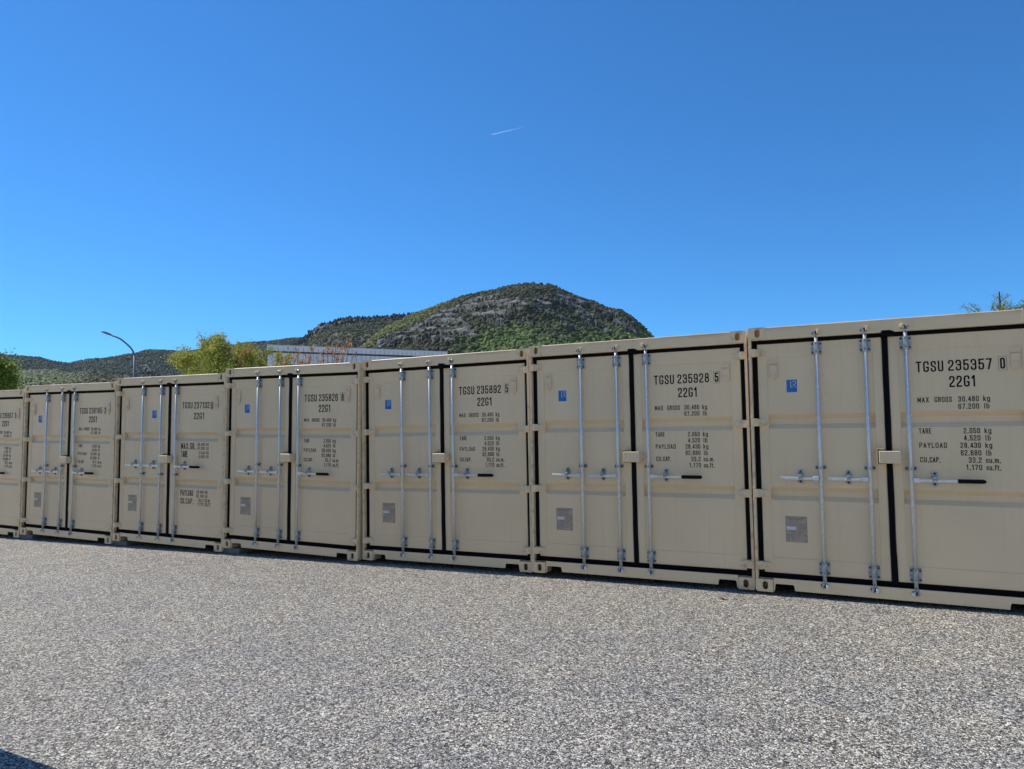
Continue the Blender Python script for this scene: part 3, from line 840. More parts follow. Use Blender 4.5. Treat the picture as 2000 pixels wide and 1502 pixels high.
ROW = [ # x, y, z, yaw, tilt, serial, check digit, variant, label
 (-12.292, -.060, -.121, -.02, -.45, '235657', '5', False, 'beige shipping container numbered 235657 5, cut off by the left edge, farthest of the row'),
 (-9.826, -.064, -.077, .54, -.47, '236185', '2', False, 'beige shipping container numbered 236185 2, second farthest, raised on a block at its left corner'),
 (-7.374, -.036, -.040, .29, -.39, '237132', '0', True, 'beige shipping container numbered 237132 0, with larger MAX.GR. and PAYLOAD lettering and higher handles'),
 (-4.937, -.021, .007, .41, -.44, '235826', '8', False, 'beige shipping container numbered 235826 8, below the copper-leaved tree'),
 (-2.455, .042, .005, .08, .67, '235892', '5', False, 'beige shipping container numbered 235892 5, in front of the right end of the white warehouse'),
 (0.0, .001, .049, -.01, .44, '235928', '5', False, 'beige shipping container numbered 235928 5, under the right slope of the big hill'),
 (2.452, -.061, .078, -.94, .21, '235357', '0', False, 'beige shipping container numbered 235357 0, nearest and largest, cut off by the right edge'),
]
for x, y, z, a, t, num, chk, var, lab in ROW:
    container('shipping_container', (x, y, z), rad(a), rad(t), lab, num, chk, var)

container('shipping_container', (4.935, -.11, .105), rad(-.6), rad(.3), 'beige shipping container just beyond the right edge, beside the one numbered 235357 0')

# blocks that level the left corners of three containers
def block(x, y, zt, lab):
    gz = ground_z(x+.15); b = MB(); b.box(-.02, .30, .03, .40, 0, zt-gz, .006, 1)
    o = b.build('concrete_block', M_BLOCK, None, (x, y, gz)); tag(o, lab, 'block', 'grey concrete blocks under container corners')
for i, lab in ((1, 'low grey concrete block, leftmost, between the cut-off container and the next one'), (2, 'middle grey block under the left corner of the container with larger PAYLOAD lettering'), (3, 'rightmost grey block, under the container below the copper-leaved tree')):
    r = ROW[i]; block(r[0], r[1], r[2]-.001, lab)

# a closed-up container standing end-on to the left of the camera: it throws the shadow at the lower left corner
o = container('shipping_container', (-1.23, -5.199-2.438-.03, ground_z(-1.2)), rad(90), 0, 'beige container beside the camera whose shadow falls on the gravel at the lower left', group=None)

# dry leaf on the gravel
def leaf(x, y, s, rz, lab):
    bm = bmesh.new(); pts = [(-1, 0, .1), (-.5, .42, .3), (.2, .5, .15), (1, .05, .45), (.3, -.45, .2), (-.5, -.4, .35)]
    c = bm.verts.new((0, 0, 0)); vs = [bm.verts.new(p) for p in pts]
    for i in range(6): bm.faces.new((c, vs[i], vs[(i+1) % 6]))
    m = bpy.data.meshes.new('dry_leaf'); bm.to_mesh(m); bm.free(); m.materials.append(M_LEAFDRY)
    o = link('dry_leaf', m, None, (x, y, ground_z(x)+.004), (0, 0, rz)); o.scale = (s, s, s); tag(o, lab, 'leaf')
M_LEAFDRY = simple('dry_leaf', (.42, .22, .11), .7)
leaf(2.20, -.40, .045, .4, 'pinkish brown dry leaf on the gravel before the corner between containers 235928 and 235357')

# ------------------------------------------------------------------ hills
CAMV = np.array(CAM)
def ang(px, py):
    D = _f + _r*((px-1000)/F_PX) - _u*((py-751)/F_PX); D.normalize()
    return math.atan2(D.x, D.y), D.z/math.hypot(D.x, D.y)      # azimuth (from +y towards +x), tangent of elevation
def smoothstep(a, b, x): t = np.clip((x-a)/(b-a), 0, 1); return t*t*(3-2*t)
_rng = np.random.default_rng(7)
_lat = _rng.random((64, 64, 64)).astype(np.float32)
def vnoise(p):
    p = np.asarray(p); i = np.floor(p).astype(int); f = p-i; f = f*f*(3-2*f)
    r = 0
    for dx in (0, 1):
        for dy in (0, 1):
            for dz in (0, 1):
                wgt = (f[..., 0] if dx else 1-f[..., 0])*(f[..., 1] if dy else 1-f[..., 1])*(f[..., 2] if dz else 1-f[..., 2])
                r = r + wgt*_lat[(i[..., 0]+dx) % 64, (i[..., 1]+dy) % 64, (i[..., 2]+dz) % 64]
    return r
def fbm(p, oct=4, g=.5):
    r = 0; a = 1; s = 0
    for k in range(oct): r = r+a*vnoise(np.asarray(p)*2**k+k*17.3); s += a; a *= g
    return r/s

def hill_mat(name, rock_a, rock_b, soil_a, soil_b):
    m, nt, b = new_mat(name)
    at = N(nt, 'ShaderNodeVertexColor'); at.layer_name = 'tint'
    geo = N(nt, 'ShaderNodeNewGeometry')
    sep = N(nt, 'ShaderNodeSeparateColor'); L(nt, at.outputs[0], sep.inputs[0])
    n1 = N(nt, 'ShaderNodeTexNoise', Scale=.09, Detail=8.0, Roughness=.7); L(nt, geo.outputs['Position'], n1.inputs['Vector'])
    mp = N(nt, 'ShaderNodeMapping'); mp.inputs['Scale'].default_value = (.05, .05, .22); L(nt, geo.outputs['Position'], mp.inputs[0])
    n2 = N(nt, 'ShaderNodeTexNoise', Scale=1.0, Detail=8.0, Roughness=.7); L(nt, mp.outputs[0], n2.inputs['Vector'])
    rk = ramp(nt, n2.outputs[0], [(.40, rock_a), (.50, tuple(c*.62 for c in rock_b)), (.62, rock_b)])
    so = ramp(nt, n1.outputs[0], [(.35, soil_a), (.65, soil_b)])
    c = mixc(nt, sep.outputs[0], so.outputs[0], rk.outputs[0])
    L(nt, c, b.inputs['Base Color']); b.inputs['Roughness'].default_value = .9
    bp = N(nt, 'ShaderNodeBump', Strength=.8, Distance=2.5); L(nt, n2.outputs[0], bp.inputs['Height']); L(nt, bp.outputs[0], b.inputs['Normal'])
    return m
M_HILL = hill_mat('hill_rock_and_scrub', (.040, .043, .042), (.195, .196, .180), (.045, .055, .02), (.10, .095, .045))

def polyline_dist(px, py, pts):
    d = np.full(px.shape, 1e9)
    for (x0, y0), (x1, y1) in zip(pts[:-1], pts[1:]):
        vx, vy = x1-x0, y1-y0; t = np.clip(((px-x0)*vx+(py-y0)*vy)/(vx*vx+vy*vy), 0, 1)
        d = np.minimum(d, np.hypot(px-(x0+t*vx), py-(y0+t*vy)))
    return d
def to_px(P):
    d = P-CAMV; z = d@np.array(_f); return 1000+F_PX*(d@np.array(_r))/z, 751-F_PX*(d@np.array(_u))/z

def make_hill(name, crest, D, depth, nA, nT, noise, seed, rocks=(), foot_z=-2, back=1.35, power=1.0, dvar=.08):
    """terrain ridge: crest given as bearings and heights seen from the yard, D metres away"""
    cp = np.array([[*ang(x, y)] for x, y in crest]); az = np.linspace(cp[0, 0], cp[-1, 0], nA)
    te = np.interp(az, cp[:, 0], cp[:, 1])
    Dz = D*(1+dvar*(fbm(np.stack([az*6+seed, az*0, az*0], -1), 3)-.5)*2)
    Hc = Dz*te+CAM[2]
    T = np.concatenate([np.linspace(0, 1, nT), np.linspace(1, back, 10)[1:]])
    A, TT = np.meshgrid(az, T)
    r = Dz[None, :]-depth*(1-TT)
    x = CAM[0]+r*np.sin(A); y = CAM[1]+r*np.cos(A)
    tt = np.clip(TT, 0, 1); h = foot_z+(Hc[None, :]-foot_z)*(1-(1-tt)**1.25)**power
    h = h*(1-np.clip((TT-1)/(back-1), 0, 1)**2*.6)
    env = np.clip(tt*3, 0, 1)*np.clip((1.02-TT)*12, .12, 1)
    q = np.stack([x, y, h*0+seed], -1)
    nz = (fbm(q/(noise*9), 5, .55)-.5)*noise*2.2
    h = h+nz*env
    P = np.stack([x, y, h], -1)
    rock = np.zeros(h.shape)
    if rocks:
        px, py = to_px(P)
        wob = (fbm(np.stack([px/13, py/7, px*0+seed], -1), 5, .6)-.46)*19
        for pts, wd in rocks: rock = np.maximum(rock, smoothstep(1.25, .65, (polyline_dist(px, py, pts)+wob)/(wd*.85)))
        # rock stands out in blocky buttresses
        rid = np.abs(fbm(np.stack([x/22, y/22, h/30], -1), 5, .6)-.5)*2
        blk = np.floor(h/16+rid*2)*16-h
        out = rock*((1-rid)*noise*.9+blk*.35)
        P[..., 2] += out*.8
        P[..., 0] -= np.sin(A)*rock*rid*noise*.8; P[..., 1] -= np.cos(A)*rock*rid*noise*.8
    V = P.reshape(-1, 3); na = nA
    I = np.arange(len(T)-1)[:, None]*na+np.arange(na-1)[None, :]
    Fc = np.stack([I, I+1, I+1+na, I+na], -1).reshape(-1, 4)
    col = np.stack([rock, rock*0, rock*0], -1).reshape(-1, 3)
    o = link(name, np_mesh(name, V, Fc, M_HILL, False, col)); tag(o, kind='structure')
    return P, rock, T

def crown_bases(n, sub, rough, seed):
    bases = []
    for k in range(n):
        t = bmesh.new(); bmesh.ops.create_icosphere(t, subdivisions=sub, radius=1)
        v = np.array([q.co[:] for q in t.verts]); f = np.array([[q.index for q in fc.verts] for fc in t.faces]); t.free()
        nn = fbm(v*1.7+seed+k*9.1, 3)[..., None]; v = v*(1+(nn-.5)*rough*2)
        bases.append((v, f))
    return bases
def scatter(name, pts, rads, cols, mat, sub=1, rough=.6, zs=.85, seed=3, lab=None, tall=None):
    rng = np.random.default_rng(seed); bases = crown_bases(6, sub, rough, seed)
    Vs, Fs, Cs = [], [], []; off = 0
    pick = rng.integers(0, 6, len(pts)); rot = rng.random(len(pts))*6.283
    for k in range(6):
        idx = np.where(pick == k)[0]
        if not len(idx): continue
        v, f = bases[k]; c, s = np.cos(rot[idx]), np.sin(rot[idx])
        X = v[None, :, 0]*c[:, None]-v[None, :, 1]*s[:, None]; Y = v[None, :, 0]*s[:, None]+v[None, :, 1]*c[:, None]
        Z = np.repeat(v[None, :, 2], len(idx), 0)*(zs if tall is None else tall[idx][:, None])
        R = rads[idx][:, None]
        W = np.stack([X*R+pts[idx, 0][:, None], Y*R+pts[idx, 1][:, None], Z*R+pts[idx, 2][:, None]], -1)
        Vs.append(W.reshape(-1, 3)); Fs.append((f[None]+(np.arange(len(idx))*len(v))[:, None, None]+off).reshape(-1, 3))
        Cs.append(np.repeat(cols[idx], len(v), 0)); off += len(idx)*len(v)
    o = link(name, np_mesh(name, np.concatenate(Vs), np.concatenate(Fs), mat, False, np.concatenate(Cs)))
    if lab: tag(o, lab[0], lab[1])
    o['kind'] = 'stuff'
    return o
def foliage_mat(name, rough=.7, noise_scale=.8):
    m, nt, b = new_mat(name)
    at = N(nt, 'ShaderNodeVertexColor'); at.layer_name = 'tint'
    geo = N(nt, 'ShaderNodeNewGeometry'); n = N(nt, 'ShaderNodeTexNoise', Scale=noise_scale, Detail=6.0, Roughness=.75); L(nt, geo.outputs['Position'], n.inputs['Vector'])
    r = ramp(nt, n.outputs[0], [(.35, (.55, .55, .55)), (.65, (1.35, 1.35, 1.35))])
    c = mixc(nt, 1.0, at.outputs[0], r.outputs[0], 'MULTIPLY'); L(nt, c, b.inputs['Base Color'])
    b.inputs['Roughness'].default_value = rough; b.inputs['Specular IOR Level'].default_value = .2
    bp = N(nt, 'ShaderNodeBump', Strength=1.0, Distance=.8); L(nt, n.outputs[0], bp.inputs['Height']); L(nt, bp.outputs[0], b.inputs['Normal'])
    return m
M_WOOD = foliage_mat('distant_foliage')

def sample_hill(P, rock, T, n, seed, t0=.05, t1=1.0, rocklimit=.45):
    rng = np.random.default_rng(seed); nT, nA = P.shape[:2]
    kmax = np.searchsorted(T, t1)
    k = rng.random(n)**.9*(kmax-1.01)+0; k = np.maximum(k, t0*kmax); a = rng.random(n)*(nA-1.01)
    ki, ai = k.astype(int), a.astype(int); fk, fa = (k-ki)[:, None], (a-ai)[:, None]
    p = (P[ki, ai]*(1-fk)*(1-fa)+P[ki+1, ai]*fk*(1-fa)+P[ki, ai+1]*(1-fk)*fa+P[ki+1, ai+1]*fk*fa)
    keep = rng.random(n) > np.clip(rock[ki, ai]/rocklimit, 0, .95)
    return p[keep], rng

CREST_MAIN = [(520, 745), (560, 730), (620, 706), (660, 694), (708, 677), (738, 651), (767, 636), (800, 620), (826, 610), (855, 599), (882, 590), (905, 581), (930, 574.5), (950, 571), (967, 567), (985, 562), (1004, 558), (1020, 555), (1037, 553), (1055, 554), (1072, 555), (1085, 560), (1097, 566.5), (1108, 573), (1121, 580), (1137, 586), (1155, 592), (1170, 597), (1196, 607), (1211, 607), (1222, 612), (1233, 620), (1243, 628), (1252, 637), (1262, 647), (1272, 658), (1290, 682), (1320, 715), (1380, 760)]
CREST_SUB = [(540, 700), (575, 676), (593, 665), (606, 655), (612, 650), (623, 642), (640, 635), (656, 630), (672, 626), (690, 624), (710, 622), (727, 622), (745, 621), (767, 620), (800, 618), (850, 618), (900, 630), (960, 660)]
CREST_FAR = [(-500, 690), (-300, 680), (-150, 686), (0, 694), (28, 696), (56, 700), (76, 701), (92, 705), (120, 710), (134, 711), (150, 708), (168, 704), (210, 700), (252, 693), (280, 687), (308, 684), (330, 686), (358, 688.5), (390, 684), (420, 680), (476, 673), (524, 669), (560, 666), (600, 664), (660, 664), (800, 670)]
CREST_NEAR = [(-500, 732), (-300, 725), (-120, 735), (0, 741), (34, 733), (56, 727), (75, 726), (98, 725.5), (120, 727), (134, 730), (146, 728), (157, 725.5), (170, 724.5), (182, 725.5), (200, 730), (224, 736), (260, 742), (330, 749), (420, 760)]
ROCKS_MAIN = [([(735, 676), (775, 664), (815, 646), (850, 628), (880, 614)], 8), ([(825, 655), (850, 648), (882, 650), (915, 655), (925, 662)], 10), ([(865, 628), (895, 632), (912, 645)], 11),
              ([(885, 610), (930, 603), (975, 598), (1010, 596)], 7), ([(1045, 597), (1090, 594), (1112, 604)], 5), ([(1125, 602), (1145, 618), (1172, 640), (1188, 655)], 5.5),
              ([(1068, 618), (1090, 628), (1110, 632)], 5), ([(960, 634), (990, 640)], 5), ([(790, 668), (830, 664)], 4), ([(735, 690), (752, 680), (768, 676)], 5), ([(1020, 628), (1038, 634)], 4), ([(1160, 606), (1200, 622), (1235, 642)], 3), ([(945, 585), (985, 580)], 2.5), ([(700, 689), (715, 682)], 4)]
ROCKS_MAIN += [([(925, 618), (965, 622), (1000, 616)], 6), ([(1075, 578), (1110, 590), (1150, 600)], 4), ([(1095, 640), (1125, 650)], 5), ([(1000, 600), (1045, 604), (1075, 602)], 6), ([(1130, 622), (1155, 634)], 6), ([(905, 598), (960, 586)], 4), ([(845, 668), (900, 672)], 4), ([(1180, 618), (1215, 640), (1240, 655)], 4)]
ROCKS_SUB = [([(606, 655), (618, 649), (640, 641), (662, 635), (690, 631)], 3.5), ([(640, 672), (680, 673), (720, 672)], 3.0)]
ROCKS_FAR = [([(276, 722), (288, 728), (305, 736)], 4.0), ([(182, 712), (190, 708)], 2.0)]

def tints(px, py, rng, base, alt, jitter=.35):
    pass

Pm, Rm, Tm = make_hill('hill', CREST_MAIN, 1350, 620, 560, 150, 14, 3.3, ROCKS_MAIN, power=1.0)
p, rng = sample_hill(Pm, Rm, Tm, 36000, 11)
px, py = to_px(p)
patch = fbm(np.stack([p[:, 0]/60, p[:, 1]/60, p[:, 2]/60], -1), 4)
low = smoothstep(622, 668, py+(patch-.5)*60)*smoothstep(880, 960, px+(patch-.5)*80)        # fresh green deciduous wood on the lower slope
ridge = smoothstep(26, 6, polyline_dist(px, py, CREST_MAIN[2:12])) * smoothstep(930, 820, px)   # yellow-green edge of the left ridge
u = rng.random(len(p))[:, None]; u2 = rng.random(len(p))[:, None]
dark = np.array([.024, .038, .018]); olive = np.array([.092, .102, .040]); green = np.array([.095, .140, .034]); yell = np.array([.20, .21, .045]); brown = np.array([.085, .070, .045])
c = dark*(1-u)+olive*u
c = np.where(u2 > .86, brown, c)
c = c*(1-low[:, None])+(green*(.55+1.0*u))*low[:, None]
c = c*(1-ridge[:, None]*.75)+yell*ridge[:, None]*.75
rr = (1.2+2.5*rng.random(len(p))**1.8)*(1+.5*low)
p[:, 2] += rr*.35
scatter('woodland', p, rr, c, M_WOOD, 1, .75, .95, 5, ('patchy green woodland and scrub covering the big rocky hill', 'woodland'))

Ps, Rs, Ts = make_hill('hill', CREST_SUB, 1950, 700, 300, 90, 14, 8.1, ROCKS_SUB)
p, rng = sample_hill(Ps, Rs, Ts, 9000, 12)
px, py = to_px(p); top = smoothstep(9, 3, polyline_dist(px, py, CREST_SUB))[:, None]; u = rng.random(len(p))[:, None]
c = (np.array([.030, .045, .020])*(1-u)+np.array([.095, .100, .040])*u)*(1-top)+np.array([.012, .022, .016])*top
rr = 2.2+2.4*rng.random(len(p)); tall = 1+top[:, 0]*1.1
scatter('woodland', p, rr, c, M_WOOD, 1, .7, .9, 6, ('scrub with a dark line of pines on the lower shoulder left of the big hill', 'woodland'), tall)

Pf, Rf, Tf = make_hill('hill', CREST_FAR, 3400, 1700, 520, 90, 30, 21.7, ROCKS_FAR)
p, rng = sample_hill(Pf, Rf, Tf, 52000, 13)
patch = fbm(p/160, 4)[:, None]; u = rng.random(len(p))[:, None]
c = (np.array([.012, .034, .020])*(1-u)+np.array([.034, .072, .034])*u)*(1-smoothstep(.52, .64, patch)*.6)+np.array([.085, .095, .045])*smoothstep(.52, .64, patch)*.6
rr = 2.4+3.2*rng.random(len(p))**1.5
scatter('woodland', p, rr, c, M_WOOD, 1, .6, 1.1, 7, ('dark blue-green pine forest over the far low ridges on the left', 'woodland'))

Pn, Rn, Tn = make_hill('hill', CREST_NEAR, 900, 350, 300, 60, 8, 31.7)
p, rng = sample_hill(Pn, Rn, Tn, 12000, 14)
px, py = to_px(p); patch = fbm(p/45, 3)[:, None]; u = rng.random(len(p))[:, None]
right = smoothstep(120, 190, px)[:, None]
c = (np.array([.11, .135, .050])*(1-u)+np.array([.24, .27, .11])*u)*(1-right*.45)
c = c*(1-.5*(patch > .60))
rr = 1.6+1.9*rng.random(len(p))
scatter('woodland', p, rr, c, M_WOOD, 1, .7, .95, 8, ('pale green wooded knoll behind the leftmost containers', 'woodland'))

# ------------------------------------------------------------------ white warehouse
def az_pt(px, py, dist, z=None):
    a, te = ang(px, py); return Vector((CAM[0]+dist*math.sin(a), CAM[1]+dist*math.cos(a), CAM[2]+dist*te if z is None else z))
def clad_mat():
    m, nt, b = new_mat('white_cladding')
    tc = N(nt, 'ShaderNodeTexCoord'); n = N(nt, 'ShaderNodeTexNoise', Scale=.7, Detail=4.0); L(nt, tc.outputs['Object'], n.inputs['Vector'])
    r = ramp(nt, n.outputs[0], [(.3, (.72, .73, .75)), (.7, (.80, .81, .82))]); L(nt, r.outputs[0], b.inputs['Base Color']); b.inputs['Roughness'].default_value = .4
    return m
M_CLAD = clad_mat(); M_SEAM = simple('dark_joint', (.03, .035, .045), .6); M_RIB = simple('grey_joint', (.34, .36, .40), .6)
def warehouse():
    A = az_pt(523, 673.6, 80); B = az_pt(872, 687, 80/.945)
    zt = A.z; d = Vector((B.x-A.x, B.y-A.y, 0)); Lw = d.length; d.normalize(); nrm = Vector((d.y, -d.x, 0))     # nrm faces the yard
    if nrm.dot(Vector((CAM[0], CAM[1], 0))-A) < 0: nrm = -nrm
    zl = az_pt(523, 686, 80).z
    root = link('warehouse', None, loc=(A.x, A.y, 0)); tag(root, 'long white metal-clad warehouse with a dark joint below its roof edge, behind the containers', 'warehouse')
    root.rotation_euler = (0, 0, math.atan2(d.y, d.x))
    # local frame: x along the wall, y = away from the yard
    sgn = 1 if Vector((-d.y, d.x, 0)).dot(nrm) < 0 else -1
    skew = 30*.12
    b = MB(); b.prism([(0, 0), (Lw, 0), (Lw+8, sgn*30), (8.5, sgn*30)], 0, zl-.12, 'z')
    b.build('wall', M_CLAD, root)
    step = .52; n = int(Lw/step)
    b = MB()
    for i in range(1, n+1): b.box(i*step-.016, i*step+.016, -.025*sgn, .0, .3, zl-.13)
    b.build('panel_joints', M_RIB, root)
    b = MB(); b.prism([(-.08, -.10*sgn), (Lw+.08, -.10*sgn), (Lw+8.1, sgn*30), (8.4, sgn*30)], zl+.06, zt, 'z'); b.build('parapet', M_CLAD, root)
    b = MB(); b.box(-.1, Lw+.1, -.13*sgn, -.105*sgn, zt-.05, zt+.03); b.build('roof_edge', simple('pale_trim', (.6, .62, .64), .4), root)
    b = MB()
    for i in range(1, n+1): b.box(i*step-.02, i*step+.02, -.118*sgn, -.101*sgn, zl+.07, zt-.22)
    b.build('parapet_joints', M_RIB, root)
    b = MB(); b.prism([(.0, -.03*sgn), (Lw, -.03*sgn), (Lw, .2*sgn), (.0, .2*sgn)], zl-.12, zl+.06, 'z'); b.build('shadow_gap', M_SEAM, root)
warehouse()

# ------------------------------------------------------------------ street lamp
def lamp():
    base = az_pt(264, 735, 46, ground_z(-30)); top = az_pt(262.5, 694, 46); elbow = az_pt(252, 676, 46); mid = az_pt(238, 664, 46); arm = az_pt(219, 655.5, 46); head = az_pt(197, 647.5, 46)
    root = link('street_lamp', None, loc=base); tag(root, 'grey street lamp with a curved arm and flat head above the containers', 'street lamp')
    Mt = simple('grey_lamp_steel', (.16, .19, .22), .45, .5)
    R = lambda p: tuple(p-base)
    b = MB(); b.tube((0, 0, 0), R(top), .085, .050, 12); b.tube((0, 0, 0), (0, 0, .9), .11, .11, 12); b.build('pole', Mt, root)
    ctrl = [top, az_pt(259, 685, 46), elbow, mid, az_pt(229, 659, 46), arm]
    pts = []
    for i in range(len(ctrl)-1):
        p0 = ctrl[max(i-1, 0)]; p1 = ctrl[i]; p2 = ctrl[i+1]; p3 = ctrl[min(i+2, len(ctrl)-1)]
        for k in range(5):
            t = k/5; pts.append(.5*((2*p1)+(-p0+p2)*t+(2*p0-5*p1+4*p2-p3)*t*t+(-p0+3*p1-3*p2+p3)*t**3))
    pts.append(ctrl[-1]); b = MB()
    for q0, q1 in zip(pts[:-1], pts[1:]): b.tube(R(q0), R(q1), .048, .046, 10); b.ball(R(q1), .047)
    b.build('arm', Mt, root)
    t = bmesh.new(); bmesh.ops.create_icosphere(t, subdivisions=3, radius=1)
    for v in t.verts: v.co.y *= (1-.35*v.co.x); v.co.z = v.co.z*(.5 if v.co.z < 0 else 1)
    for f in t.faces: f.smooth = True
    dv = head-arm; b = MB(); b.add(t, Matrix.Translation((arm+head)/2-base) @ dv.to_track_quat('X', 'Z').to_matrix().to_4x4() @ Matrix.Diagonal((dv.length*.54, .17, .085, 1)))
    hd = b.build('lamp_head', Mt, root)
lamp()

# ------------------------------------------------------------------ trees near the yard
def bark_mat(): return simple('bark', (.09, .075, .06), .9, 0, .35, 8, .5)
M_BARK = bark_mat()
def leaf_mat(name, trans=.35):
    m, nt, b = new_mat(name)
    at = N(nt, 'ShaderNodeVertexColor'); at.layer_name = 'tint'
    L(nt, at.outputs[0], b.inputs['Base Color']); b.inputs['Roughness'].default_value = .55
    tr = N(nt, 'ShaderNodeBsdfTranslucent'); L(nt, at.outputs[0], tr.inputs[0]); mx = N(nt, 'ShaderNodeMixShader'); mx.inputs[0].default_value = trans
    out = [n for n in nt.nodes if n.type == 'OUTPUT_MATERIAL'][0]
    L(nt, b.outputs[0], mx.inputs[1]); L(nt, tr.outputs[0], mx.inputs[2]); L(nt, mx.outputs[0], out.inputs[0])
    return m
M_LEAF = leaf_mat('leaf')
def tree(name, label, base, height, spread, seed, leafcols, leaf_size, nleaf, depth=5, up=.55, r0=.14, trunk_frac=.25, cluster=.28, skip=0.0, split=(2, 4)):
    rnd = random.Random(seed); segs = []; tips = []
    def grow(p, d, ln, r, lev):
        k = 3; q = p
        for i in range(k):
            d = (d+Vector((rnd.gauss(0, .10), rnd.gauss(0, .10), rnd.gauss(0, .06)+.03))).normalized(); q2 = q+d*ln/k; r2 = r*(1-.22/k*1.3)
            segs.append((q, q2, r, r2)); q = q2; r = r2
            if lev >= 2: tips.append((q, lev))
        if lev >= depth: return
        for j in range(rnd.randint(*split)):
            a = rnd.random()*6.283; tilt = rad(rnd.uniform(22, 52))
            ax = d.orthogonal().normalized(); ax.rotate(Matrix.Rotation(a, 3, d)); nd = d.copy(); nd.rotate(Matrix.Rotation(tilt, 3, ax))
            nd = (nd*Vector((spread, spread, 1))+Vector((0, 0, up*.35))).normalized()
            grow(q, nd, ln*rnd.uniform(.62, .85), r*rnd.uniform(.55, .72), lev+1)
    grow(Vector((0, 0, 0)), Vector((0, 0, 1)), height*trunk_frac, r0, 0)
    zmax = max(s[1].z for s in segs); sc = height/zmax
    root = link(name, None, loc=base); tag(root, label, 'tree')
    # branches as one tapered skeleton
    V, Fc = [], []; n = 6
    for a, b_, ra, rb in segs:
        d = (b_-a).normalized(); x = d.orthogonal().normalized(); y = d.cross(x); o = len(V)
        for p, r in ((a, ra), (b_, rb)):
            for k in range(n):
                an = 6.283*k/n; V.append((p*sc+(x*math.cos(an)+y*math.sin(an))*max(r, .006))[:])
        for k in range(n): j = (k+1) % n; Fc.append((o+k, o+j, o+n+j, o+n+k))
    link('trunk', np_mesh('trunk', V, Fc, M_BARK, True), root)
    rng = np.random.default_rng(seed); T = np.array([t[0][:] for t in tips])*sc; lv = np.array([t[1] for t in tips], float)
    wgt = (lv**1.5); 
    if skip: wgt = wgt*(rng.random(len(wgt)) > skip)
    idx = rng.choice(len(T), nleaf, p=wgt/wgt.sum())
    c = T[idx]+rng.normal(0, cluster, (nleaf, 3))*rng.random((nleaf, 1))
    a = rng.normal(0, 1, (nleaf, 3)); a /= np.linalg.norm(a, axis=1)[:, None]; b2 = rng.normal(0, 1, (nleaf, 3)); b2 = np.cross(a, b2); b2 /= np.linalg.norm(b2, axis=1)[:, None]
    s = leaf_size*(.6+.8*rng.random((nleaf, 1)))
    nrm = np.cross(a, b2)
    Q = np.stack([c-a*s, c+b2*s*.5+nrm*s*.15, c+a*s, c-b2*s*.5+nrm*s*.15], 1).reshape(-1, 3)
    F4 = np.arange(nleaf*4).reshape(-1, 4)
    lc = np.array(leafcols); cp = fbm(c*1.1+seed, 2); ci = np.clip(((cp-.5)*2.2+.5)*len(lc)+rng.normal(0, .7, nleaf), 0, len(lc)-1).astype(int)
    col = np.repeat(lc[ci]*(.75+.5*rng.random((nleaf, 1))), 4, 0)
    link('crown', np_mesh('crown', Q, F4, M_LEAF, False, col), root)
    return root
def gpt(px, dist): return az_pt(px, 740, dist, 0.0)
def tree_at(name, label, px, top_py, dist, **k):
    b = gpt(px, dist); top = az_pt(px, top_py, dist).z; b.z = ground_z(b.x); return tree(name, label, b, top-b.z, **k)
YEL = [(.36, .40, .06), (.48, .50, .08), (.27, .34, .06), (.60, .58, .13), (.42, .38, .09)]
tree_at('deciduous_tree', 'airy yellow-green tree with visible branches behind container 237132', 428, 655, 30, spread=1.0, seed=5, leafcols=YEL, leaf_size=.036, nleaf=24000, up=.7, cluster=.14, trunk_frac=.30, r0=.13)
tree_at('deciduous_tree', 'rounded yellow-green tree left of the airy one, low behind the containers', 372, 693, 28, spread=1.15, seed=8, leafcols=YEL, leaf_size=.036, nleaf=26000, cluster=.18, trunk_frac=.24)
tree_at('deciduous_tree', 'yellow-green tree with ochre tips beside the left end of the white warehouse', 488, 672, 33, spread=.95, seed=21, leafcols=YEL[:3]+[(.44, .28, .09)], leaf_size=.036, nleaf=24000, cluster=.15, trunk_frac=.26)
COP = [(.50, .22, .07), (.62, .32, .09), (.40, .18, .07), (.66, .40, .14)]
def tube_net(segs, n=6):
    V, Fc = [], []
    for a, b_, ra, rb in segs:
        d = (b_-a).normalized(); x = d.orthogonal().normalized(); y = d.cross(x); o = len(V)
        for p, r in ((a, ra), (b_, rb)):
            for k in range(n): an = 6.283*k/n; V.append((p+(x*math.cos(an)+y*math.sin(an))*r)[:])
        for k in range(n): j = (k+1) % n; Fc.append((o+k, o+j, o+n+j, o+n+k))
    return V, Fc
